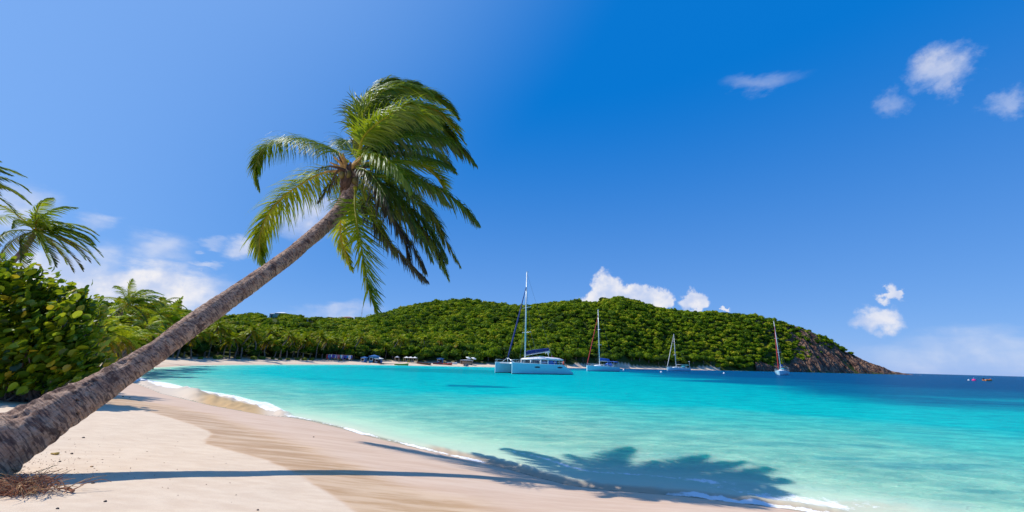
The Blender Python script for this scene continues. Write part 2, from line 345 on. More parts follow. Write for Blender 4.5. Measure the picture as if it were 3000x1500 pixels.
def polar(r_list, ang):
    R_, A_ = np.meshgrid(r_list, ang, indexing='ij'); X = R_*np.sin(A_); Y = R_*np.cos(A_)
    m, n = X.shape; i, j = np.meshgrid(np.arange(m-1), np.arange(n-1), indexing='ij'); b = (i*n+j).ravel()
    return X.ravel(), Y.ravel(), np.column_stack([b, b+1, b+n+1, b+n])
def radii(segs):
    r = [segs[0][0]]
    for _, end, g in segs:
        while r[-1] < end: r.append(r[-1]*g)
    return np.array(r)
ANG = np.radians(np.concatenate([np.arange(-180, -72, 4.), np.arange(-72, 66, .22), np.arange(66, 181, 4.)]))

# ground
rr = radii([(1.2, 30, 1.0075), (30, 700, 1.014), (700, 4000, 1.1)])
X, Y, Fq = polar(rr, ANG)
sdw = poly_sd(X, Y, WATER); sd = -sdw
Z = land_z(X, Y, sd); hz, ht = hill(X, Y); Z = np.where(sd > 0, Z+hz, Z)
zz = .30
drypx = [(240, 1188), (280, 1197), (411, 1221), (466, 1240), (543, 1262), (600, 1285), (613, 1296), (600, 1308), (582, 1322), (590, 1335), (621, 1347), (699, 1368), (776, 1392), (835, 1423), (900, 1462), (950, 1500), (1050, 1580)]
DRY = [tuple(gp(x, y, zz)[:2]) for x, y in drypx]
seapx = [(1650, 1560), (1450, 1480), (1300, 1442), (1150, 1392), (1000, 1340), (850, 1280), (700, 1232), (600, 1203), (450, 1180), (330, 1164)]
SEA = [tuple(gp(x, y, zz*.8)[:2]) for x, y in seapx]
nj = fbm(X*3, Y*3, 3, 11)*.02
d_dry = line_d(X, Y, DRY); ins = poly_sd(X, Y, DRY+SEA)
sea_d = line_d(X, Y, SEA)
wet = np.where(ins > 0, 1, 0)*sstep(d_dry+nj+fbm(X*6, Y*6, 2, 12)*.02, 0, .07)*sstep(sea_d+fbm(X, Y*2, 3, 4)*.25, .0, .75)
seaward = poly_sd(X, Y, DRY+[(-1, .5), (3, -3), (25, -12), (60, -20), (60, 40), (-10, 40), (-34, 34), (-26, 24)])
damp = sstep(seaward+nj+fbm(X*6, Y*6, 2, 12)*.02, -.01, .06)*np.where(np.hypot(X, Y) < 60, 1, 0)
damp = np.maximum(damp, sstep(sd, 1.6, .6)*(sd > 0))
turf = np.maximum(sstep(ht, -.005, .02)*(sd > 6), (X > tana(2110)*Y)*(Y > 100)*1.)
mesh_np('ground', np.column_stack([X, Y, Z]), Fq, M_sand, attrs={'wet': wet, 'damp': damp, 'turf': turf})['kind'] = 'structure'

# water
rr = radii([(2.2, 30, 1.0075), (30, 900, 1.014), (900, 40000, 1.12)])
X, Y, Fq = polar(rr, ANG)
s = poly_sd(X, Y, WATER)            # >0 in the water
rad = np.hypot(X, Y)
stops = [(-1, (.64, .60, .46)), (0, (.62, .62, .48)), (.35, (.50, .64, .48)), (.9, (.43, .64, .47)), (2.2, (.31, .62, .48)), (4.5, (.13, .58, .48)), (9, (.006, .53, .50)), (20, (.001, .47, .47)), (60, (.0008, .42, .45)), (200, (.0008, .38, .44))]
sp = [-1, 0, .35, .9, 3.0, 6.0, 11, 22, 60, 200]; sn = s+fbm(X/1.9, Y/1.9, 3, 8)*np.clip(s*.35, 0, 2.2)
# the shelf along the near beach is shallow and pale towards the right
shelf = line_d(X, Y, NEAR+near_ext[:4]); k = sstep(X, -4.5, 2.5)*np.exp(-shelf/18)
sn = sn*(1-.55*k)
wc = np.column_stack([np.interp(sn, sp, [q[1][c] for q in stops]) for c in range(3)])
px_, py_ = X/np.maximum(Y, 1e-3), None
deep = np.array([.001, .085, .21]); teal = np.array([.001, .15, .27])
# open sea beyond the reef edge goes deep blue: edge given by distance along each bearing
edge_px = [1500, 1700, 1850, 2000, 2200, 2400, 2600, 2800, 3000, 3400]; edge_row = [1077, 1084, 1093, 1104, 1122, 1140, 1154, 1164, 1174, 1190]
edge = np.interp(X/np.maximum(Y, 1e-3), [tana(v) for v in edge_px], [gp(a_, b_)[1] for a_, b_ in zip(edge_px, edge_row)])
edge = np.where(X/np.maximum(Y, .001) < tana(1500), 1e9, edge)
q = Y/edge+fbm(X/26, Y/9, 4, 21)*.42
dk = sstep(q, .72, 1.05)*(Y > 0)
wc = wc*(1-dk[:, None])+teal*dk[:, None]; dk2 = sstep(q, .95, 1.8)*(Y > 0); wc = wc*(1-dk2[:, None])+deep*dk2[:, None]
def patch(cx, cy, hx, hy, op, col=(.001, .14, .26)):
    global wc
    C = gp(cx, cy); E = gp(cx+hx, cy); N = gp(cx, cy-hy); Sx = abs(E[0]-C[0]); Sy = abs(N[1]-C[1])
    sk = C[0]/C[1]; u = (X-C[0]-(Y-C[1])*sk)/Sx; v = (Y-C[1])/Sy
    m_ = sstep(np.sqrt(u*u+v*v)+fbm(X/max(Sx*.3, .3), Y/max(Sy*.5, .3), 3, int(cx))*.45, 1.15, .6)*op*(Y > 0)
    wc = wc*(1-m_[:, None])+np.array(col)*m_[:, None]
patch(1400, 1132, 110, 3.5, .75); patch(1300, 1085, 260, 5, .55, (.004, .22, .24)); patch(2150, 1108, 180, 3.5, .7); patch(2330, 1122, 160, 4, .7)
patch(2760, 1150, 280, 9, .5); patch(2900, 1184, 170, 3, .75); patch(2700, 1175, 150, 2, .3); patch(2700, 1365, 210, 12, .4, (.012, .28, .34)); patch(2500, 1345, 120, 6, .35, (.02, .30, .36))
patch(1560, 1275, 200, 6, .25, (.03, .33, .34)); patch(2420, 1305, 260, 6, .3, (.02, .33, .36)); patch(1950, 1255, 240, 5, .25, (.02, .33, .36)); patch(1000, 1112, 200, 4, .3, (.004, .28, .34)); patch(2900, 1440, 120, 8, .35, (.02, .32, .33))
patch(1900, 1330, 260, 8, .25, (.35, .62, .52)); patch(2650, 1480, 260, 22, .45, (.48, .60, .49)); patch(2200, 1425, 220, 12, .35, (.44, .60, .50)); patch(2300, 1482, 330, 22, .7, (.60, .54, .40)); patch(2560, 1500, 260, 24, .5, (.54, .60, .46))
# sand stirred up in the breaking wavelet
PXc = 1500+FPX*((X*RT[0]+Y*RT[1]-EYE*RT[2])/np.maximum(X*FW[0]+Y*FW[1]-EYE*FW[2], .01))
def seg(a_, b_, c_, d_): return sstep(PXc, a_, b_)*sstep(PXc, d_, c_)
churn = np.maximum(np.maximum(seg(440, 560, 690, 740), seg(1230, 1290, 1900, 2020)), .85*seg(1850, 2000, 2600, 3000))*(rad < 40)*(Y > 0)
sc = rad/9.
lump = fbm(X*4/np.maximum(sc, .6), Y*4/np.maximum(sc, .6), 4, 31)
WHITE0 = [tuple(gp(*q)[:2]) for q in [(398, 1108), (430, 1118), (505, 1134), (580, 1145), (662, 1159), (749, 1181), (836, 1208), (865, 1222)]]
inb = seg(360, 400, 820, 870)*(rad < 45)*(poly_sd(X, Y, WHITE0+[NEAR[i] for i in range(7, -1, -1)]) > 0)*1.
cb = np.maximum(churn*sstep(s+lump*.12*sc, .42*np.maximum(sc, .7), .12*sc)*(PXc > 900), inb)
lb_ = (sstep(s+lump*.35*sc, .62*sc, .30*sc)*seg(540, 620, 740, 800))[:, None]
brown = np.where((PXc < 900)[:, None], np.array([.64, .52, .42])*(1-lb_)+np.array([.52, .33, .16])*lb_, np.array([.50, .37, .26]))
wc = wc*(1-cb[:, None]*.9)+brown*cb[:, None]*.9
ridge = np.exp(-((s-.30*np.maximum(sc, .7))/(.16*np.maximum(sc, .7)))**2)*(rad < 40)
Zw = ridge*(.018+.05*churn*(.6+lump))*np.clip(sc, .7, 2.)+inb*np.clip(.02+.13*lump+.10*fbm(X*3.1, Y*1.7, 3, 77), 0, .16)*sstep(s, 0, .3)+.008*fbm(X*1.3, Y*2.6, 3, 40)*(rad < 60)*sstep(s, .3, 1.5)
Zw = Zw+.02*np.exp(-((s-1.15+.25*fbm(X*.7, Y*.7, 2, 60))/.16)**2)*(rad < 25)
# foam bands
alng = .5+.5*fbm(X*.8, Y*.8, 3, 50)
f1 = np.exp(-((s-.09*np.maximum(sc, .8)-.06*lump)/(.065*np.maximum(sc, .8)))**2)*(.55+.9*np.clip(fbm(X*1.6, Y*1.6, 3, 55)+.35, 0, 1))
WHITE = [tuple(gp(*q)[:2]) for q in [(398, 1108), (430, 1118), (505, 1134), (580, 1145), (662, 1159), (749, 1181), (836, 1208), (865, 1222)]]
dwl = line_d(X, Y, WHITE); leftf = seg(370, 400, 800, 880)*np.exp(-((dwl+lump*.14*sc)/(.12*sc))**2)*(rad < 45)
line2 = np.exp(-((s-1.05+.25*fbm(X*.7, Y*.7, 2, 60))/.07)**2)*.62*seg(1300, 1600, 1800, 2300)
rt = seg(1950, 2150, 3000, 3600)*np.exp(-((s-.6)/.55)**2)*(.50+.9*fbm(X*2.2+Y, Y*2.2, 4, 91))
foam = np.clip(f1*(.62+.55*alng)*(rad < 45)*(1-.9*seg(300, 400, 800, 900))*(1-.8*seg(1400, 1460, 1900, 2000))+leftf*1.15+line2+np.clip(rt, 0, 1)*.95, 0, 1.3)*(s > -.4)
foam = np.maximum(foam, .95*np.exp(-((s-1.2)/1.0)**2)*(rad > 150)*(vnoise(X/14, Y/14, 9) > .1)*(X/np.maximum(Y, .01) > tana(1880)))
clear = sstep(s, .20, .03)*.9*(rad < 60)*(1-cb)
clear = np.where(s < 0, .9, clear)
mesh_np('water', np.column_stack([X, Y, Zw]), Fq, M_water, attrs={'wcol': wc, 'foam': foam, 'clear': clear, 'open': sstep(s, .2, 3.0)*(1-cb)})['kind'] = 'structure'

# ------------------------------------------------------------------ rocky headland
def headland():
    cols = np.arange(2215, 2700, 1.6); ta = np.array([tana(c) for c in cols]); ts = np.linspace(-.12, 1.15, 190)
    A_, T_ = np.meshgrid(ta, ts, indexing='ij'); ys = shore_y(A_)+BEACHW(A_); yr = np.interp(A_, RTA, RY)
    Y_ = ys+(yr-ys)*T_; X_ = A_*Y_
    hr = np.maximum(np.interp(A_, RTA, RZ)-.3, .2); tt = np.clip(T_, 0, 1)
    pc = np.interp(A_, ta, cols)
    rocky = sstep(pc, 2300, 2400)
    g = np.where(T_ < 1, .55*tt**.55+.45*tt, 1-(T_-1)*2); h0, _ = hill(X_, Y_, 1.2)
    h = h0*(1-rocky)+rocky*hr*g
    u = X_+Y_*.35
    def rid(x, y, sd_): return 1-np.abs(fbm(x, y, 2, sd_))*2
    n = rid(X_/15+Y_/60, Y_/34, 70)*1.2+rid(X_/7+Y_/25, Y_/13, 71)*.8+rid(X_/3, Y_/6, 72)*.45
    cell = np.floor(fbm(X_/7, Y_/14, 2, 73)*4)/4
    amp = np.clip(hr*.15, .6, 4.2)*np.clip(T_*6+.5, 0, 1)
    h = h+amp*(n-1.0)*rocky+amp*cell*1.2*rocky
    low = (1-rocky)*np.exp(-(T_/.1)**2)*(2.2+2.5*n)*.8
    h = h+low-.4
    env = np.interp(A_, RTA, RZ)-.3+(yr*0)+fbm(X_/7, Y_/7, 3, 74)*np.clip(hr*.05, .2, 1.2)
    lim = EYE+(env-EYE)*Y_/yr
    h = np.minimum(h, np.maximum(lim, .3)) 
    h = np.where(T_ < -.02, -1.2, h)
    m, nn = X_.shape; i, j = np.meshgrid(np.arange(m-1), np.arange(nn-1), indexing='ij'); b = (i*nn+j).ravel()
    o = mesh_np('rocky_headland', np.column_stack([X_.ravel(), Y_.ravel(), h.ravel()]), np.column_stack([b, b+nn, b+nn+1, b+1]), M_rock, smooth=False)
    o['kind'] = 'structure'
headland()

# ------------------------------------------------------------------ foliage templates
def icos(sub):
    import bmesh
    bm = bmesh.new(); bmesh.ops.create_icosphere(bm, subdivisions=sub, radius=1.); bm.verts.ensure_lookup_table()
    v = np.array([x.co[:] for x in bm.verts]); f = np.array([[q.index for q in p.verts] for p in bm.faces]); bm.free(); return v, f
ICO1, ICO2, ICO3 = icos(1), icos(2), icos(3)
def rand_dirs(n, r=None):
    r = r or rng; d = r.normal(size=(n, 3)); return d/np.linalg.norm(d, axis=1)[:, None]
def leaf_quads(P, N, size, r=rng, aspect=.6):
    """square-ish leaf clumps at P facing roughly along N"""
    n = len(P); up = rand_dirs(n, r); a = np.cross(N, up); a /= np.linalg.norm(a, axis=1)[:, None]+1e-9; b = np.cross(N, a)
    s = (size*r.uniform(.6, 1.3, n))[:, None]
    V = np.stack([P-a*s, P-b*s*aspect+N*s*.15, P+a*s, P+b*s*aspect+N*s*.15], 1).reshape(-1, 3)
    return V, np.arange(4*n).reshape(n, 4)
def crown_template(nl, nleaf, leaf, seed, flat=.75, core=.8):
    r = np.random.default_rng(seed); V = []; F4 = []; F3 = []; tone = []; base = 0
    C = rand_dirs(nl, r)*r.uniform(.25, .62, (nl, 1)); C[:, 2] = np.abs(C[:, 2])*flat
    Rr = r.uniform(.38, .6, nl)
    cv, cf = ICO2 if nleaf < 400 else ICO3
    for c, q in zip(C, Rr):
        k = nleaf//nl; d = rand_dirs(k, r); d[:, 2] = np.where(d[:, 2] < -.35, -d[:, 2], d[:, 2]); nn = d+rand_dirs(k, r)*.55; nn /= np.linalg.norm(nn, axis=1)[:, None]
        v, f = leaf_quads(c+d*q*r.uniform(.78, 1.08, (k, 1))*[1, 1, .85], nn, leaf, r)
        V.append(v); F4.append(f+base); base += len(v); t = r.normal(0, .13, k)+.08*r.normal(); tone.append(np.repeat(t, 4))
    vv = cv.copy(); mx = np.zeros(len(cv))
    for c, q in zip(C, Rr):  # lobed core
        for i, d in enumerate(cv):
            b = d@c; disc = b*b-(c@c)+q*q*core*core
            if disc > 0: mx[i] = max(mx[i], b+math.sqrt(disc))
    vv = cv*np.maximum(mx, .3)[:, None]*[1, 1, .9]+0
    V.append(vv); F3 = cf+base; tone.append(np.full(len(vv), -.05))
    V = np.vstack(V)
    return V, [np.vstack(F4), F3], np.concatenate(tone)
TF = [crown_template(6, 84, .21, 100+i) for i in range(6)]          # small far crowns
TM = [crown_template(9, 520, .095, 200+i) for i in range(4)]        # shore trees
def merge_crowns(items, templates, name, material, parent=None):
    Vs, F4, F3, tn, base = [], [], [], [], 0
    for P, s3, rz, tone, k in items:
        v, (f4, f3), t = templates[k]; c_, s_ = math.cos(rz), math.sin(rz)
        w = np.column_stack([v[:, 0]*c_-v[:, 1]*s_, v[:, 0]*s_+v[:, 1]*c_, v[:, 2]])*s3+P
        Vs.append(w); F4.append(f4+base); F3.append(f3+base); tn.append(np.clip(t+tone, 0, 1)); base += len(v)
    return mesh_np(name, np.vstack(Vs), [np.vstack(F4), np.vstack(F3)], material, parent, smooth=False, attrs={'tone': np.concatenate(tn)})

def is_rock(X_, Y_, z):
    x, y = proj((X_, Y_, z))
    if x > 2510: return True
    if x > 2372: return y > np.interp(x, [2372, 2392, 2412, 2450, 2480, 2510], [1070, 1054, 1022, 1026, 1034, 1046])
    if x > 2235: return y > np.interp(x, [2235, 2250, 2300, 2330, 2372], [1084, 1078, 1070, 1058, 1055])
    return False
HOUSE_GAPS = [(784, 824, 915, 936, 280), (768, 784, 915, 936, 285), (795, 818, 937, 950, 262), (884, 898, 935, 948, 267), (904, 928, 935, 948, 268), (985, 1020, 925, 940, 284), (1020, 1048, 925, 942, 284)]
def forest():
    items = []; n = 0; r = np.random.default_rng(3)
    a0, a1 = tana(-250), tana(2520)
    # jittered grid in world space
    for gy in np.arange(30, 520, 1.0):
        pass
    pts = []
    Y0 = 30.
    while Y0 < 520:
        sp_ = np.interp(Y0, [30, 120, 250, 400, 520], [1.9, 2.4, 3.1, 4.5, 5.0])
        xs = np.arange(a0*Y0, a1*Y0, sp_); xs = xs+r.uniform(-.45, .45, len(xs))*sp_
        pts.append(np.column_stack([xs, Y0+r.uniform(-.45, .45, len(xs))*sp_, np.full(len(xs), sp_)])); Y0 += sp_*.95
    P = np.vstack(pts); h, t = hill(P[:, 0], P[:, 1]); sdl = -poly_sd(P[:, 0], P[:, 1], WATER)
    ok = (t > .0) & (t < 1.06) & (sdl > 9) & ((P[:, 0]/P[:, 1] < tana(2150)) | (sdl > 3))
    ok |= (P[:, 0]/P[:, 1] > tana(2100)) & (t > .01) & (t < 1.06) & (sdl > 2)
    P, h, t, sdl = P[ok], h[ok], t[ok], sdl[ok]; z = land_z(P[:, 0], P[:, 1], sdl)+h
    big = fbm(P[:, 0]/30, P[:, 1]/30, 3, 90); sm = vnoise(P[:, 0]/9, P[:, 1]/9, 91)
    for i in range(len(P)):
        if is_rock(P[i, 0], P[i, 1], z[i]+1): continue
        hx, hy_ = proj((P[i, 0], P[i, 1], z[i]+2.5))
        if any(a_-4 < hx < b_+4 and c_-3 < hy_ < d_ and P[i, 1] < Ym for a_, b_, c_, d_, Ym in HOUSE_GAPS): continue
        if r.random() < .04: continue
        sp_ = P[i, 2]; R_ = sp_*r.uniform(.55, .95)*(1.45 if r.random() < .14 else 1)
        hh = R_*r.uniform(.8, 1.15); up_ = .9+(r.uniform(0, 1.6) if t[i] < .9 else .4)
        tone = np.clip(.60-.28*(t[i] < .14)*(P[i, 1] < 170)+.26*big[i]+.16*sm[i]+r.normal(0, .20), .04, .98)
        items.append((np.array([P[i, 0], P[i, 1], z[i]+up_]), np.array([R_, R_, hh]), r.uniform(0, 6.28), tone, int(r.integers(6))))
    print('forest crowns', len(items))
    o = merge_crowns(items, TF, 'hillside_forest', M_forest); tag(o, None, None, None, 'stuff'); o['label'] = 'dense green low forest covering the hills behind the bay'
forest()

# ------------------------------------------------------------------ palms
WIND = np.array([.93, .35, .0])
def frond_geo(C, n, L, w, g=.6, wind=.6, tone=.6, r=rng, rach=.014, jag=.2, nseg=4, thin=0., tipdead=.35):
    """C: control points of the rachis; returns verts, quads, tone"""
    C = catmull(C, n+1); T = np.gradient(C, axis=0); T /= np.linalg.norm(T, axis=1)[:, None]
    V, F, TN = [], [], []; base = 0
    up = np.array([0, 0, 1.])
    for sgn in (-1, 1):
        for i in range(2, n+1):
            u = i/n
            if u < .10 or r.random() < thin: continue
            t = T[i]; side = np.cross(t, up); side /= np.linalg.norm(side)+1e-6; nrm = np.cross(side, t)
            l = L*(math.sin(math.pi*min(1, (u*.86+.09)))**.55)*(1-.35*u)*r.uniform(.82, 1.1)
            if u > .93: l *= .8
            d = side*sgn*(.95-.45*u)+t*(.45+.75*u)+nrm*.22+r.normal(0, jag, 3); d /= np.linalg.norm(d)
            p = C[i]-t*0; pts = [p]; dirs = [d]
            for k in range(nseg):
                q = (k+1)/nseg
                d = d+(np.array([0, 0, -1.])*g+WIND*wind)*(.28+.35*q); d /= np.linalg.norm(d)
                p = p+d*l/nseg; pts.append(p); dirs.append(d)
            ww = w*r.uniform(.8, 1.2); tn = tone+r.normal(0, .05); dead = r.random() < .16
            for k in range(nseg+1):
                dd = dirs[min(k, nseg)]; wv = t-dd*(t@dd)+nrm*.15; wv = wv/(np.linalg.norm(wv)+1e-6)
                wk = ww*[.7, 1., .85, .55, .12][int(round(k*4/nseg))]
                V += [pts[k]-wv*wk/2, pts[k]+wv*wk/2]
                tk = tn-(tipdead*max(0, k/nseg-.6) if not dead else .28*k/nseg)
                TN += [tk, tk]
            for k in range(nseg): F.append((base+2*k, base+2*k+1, base+2*k+3, base+2*k+2))
            base += 2*(nseg+1)
    # rachis: square tube
    m = len(C)
    for i in range(m):
        a = np.cross(T[i], up); a /= np.linalg.norm(a)+1e-6; b = np.cross(a, T[i]); rr_ = rach*(1-.85*i/m)*(1.8 if i < 3 else 1)
        for q in range(5):
            an = q*2*math.pi/5; V.append(C[i]+rr_*(a*math.cos(an)+b*math.sin(an))); TN.append(max(tone, .45)+.28)
    for i in range(m-1):
        for q in range(5): F.append((base+i*5+q, base+i*5+(q+1) % 5, base+(i+1)*5+(q+1) % 5, base+(i+1)*5+q))
    return np.array(V), np.array(F), np.clip(np.array(TN), 0, 1)

def trunk_material(dark=1.):
    m, T = mat('palm_trunk'); at_ = T.a('ShaderNodeAttribute', attribute_name='len').outputs['Fac']; an = T.a('ShaderNodeAttribute', attribute_name='around').outputs['Fac']
    tc = T.a('ShaderNodeTexCoord').outputs['Object']
    cmb = T.a('ShaderNodeCombineXYZ', {0: at_, 1: an, 2: 0.}).outputs[0]
    n = T.noise(tc, 9, 7, .65).outputs[0]; n2 = T.noise(tc, 45, 5, .7).outputs[0]
    lines = T.noise(T.scale(cmb, 55, 1.6, 1), 1.0, 3, .6).outputs[0]; cr = T.noise(T.scale(cmb, 7, .7, 1), 1.0, 4, .6).outputs[0]
    fib = T.noise(T.scale(cmb, 3, 22, 1), 1.0, 4, .6).outputs[0]
    c = T.mix(T.mr(n, .3, .7), (.37, .20, .135), (.76, .52, .37)); c = T.mix(T.mr(n2, .42, .7, 0, .55), c, (.78, .61, .48))
    c = T.mix(T.mr(lines, .48, .58, 0, .72), c, (.10, .06, .06)); c = T.mix(T.mr(cr, .57, .63, 0, .8), c, (.09, .05, .045))
    c = T.mix(T.mr(fib, .58, .70, 0, .35), c, (.13, .09, .08)); c = T.mix(T.mr(n, .60, .72, 0, .45), c, (.33, .17, .09))
    h = T.m('ADD', T.m('ADD', T.m('MULTIPLY', lines, .5), n2), T.m('ADD', T.m('MULTIPLY', n, 1.2), T.m('MULTIPLY', fib, .6)))
    b = T.a('ShaderNodeBump', {'Height': h, 'Strength': 1., 'Distance': .045})
    T.a('ShaderNodeOutputMaterial', {0: T.a('ShaderNodeBsdfPrincipled', {'Base Color': c, 'Roughness': .85, 'Normal': b.outputs[0], 'Specular IOR Level': .25}).outputs[0]}); return m
M_trunk = trunk_material()
def trunk_mesh(C, R_, n=160, m=40, amp=1., seed=1, parent=None, origin=None):
    P = catmull(C, n); rad = np.interp(np.linspace(0, 1, n), np.linspace(0, 1, len(R_)), R_)
    T_ = np.gradient(P, axis=0); dl = np.linalg.norm(T_, axis=1); L = np.cumsum(dl); T_ /= dl[:, None]
    a = np.cross(T_, [0, 1., .05]); a /= np.linalg.norm(a, axis=1)[:, None]; b = np.cross(T_, a)
    th = np.linspace(0, 2*math.pi, m, endpoint=False); LL, TH = np.meshgrid(L, th, indexing='ij')
    ring = (LL/.085) % 1; d = .10*np.abs(ring-.5)**.6*(.5+.9*vnoise(LL/.3, TH*1.2, seed))
    d = d+.10*fbm(LL/.35, np.cos(TH)*1.8+np.sin(TH)*.7, 4, seed+3)+.05*fbm(LL/.1, TH*2, 2, seed+5)
    # shaded ragged fissures near the base, on the upper face
    topness = np.clip((a[:, 2][:, None]*np.cos(TH)+b[:, 2][:, None]*np.sin(TH)), 0, 1)
    rough = np.interp(LL/L[-1], [0, .18, .45, .7], [1, .9, .35, .1])
    d = d-rough*topness**1.5*np.clip(fbm(LL/.16, TH*1.9, 3, seed+8)-.12, 0, 1)*.85
    d = d-.25*(vnoise(LL/.05, TH*3.2, seed+9) > .93)
    rr_ = rad[:, None]*(1+d*amp)
    V = P[:, None, :]+rr_[..., None]*(a[:, None, :]*np.cos(TH)[..., None]+b[:, None, :]*np.sin(TH)[..., None])
    i, j = np.meshgrid(np.arange(n-1), np.arange(m), indexing='ij'); j2 = (j+1) % m
    F = np.column_stack([(i*m+j).ravel(), (i*m+j2).ravel(), ((i+1)*m+j2).ravel(), ((i+1)*m+j).ravel()])
    V = V.reshape(-1, 3)-(np.zeros(3) if origin is None else origin)
    return mesh_np('trunk', V, F, M_trunk, parent, attrs={'len': LL.ravel(), 'around': np.abs(TH.ravel()-math.pi)})

M_sheath = pbr('leaf_base', (.42, .25, .07), .7, .35, 14, bump=.4); M_fibre = pbr('brown_fibre', (.09, .05, .03), .9, .4, 20, bump=.5)
M_nut = pbr('coconut', (.16, .13, .03), .5, .25, 8)

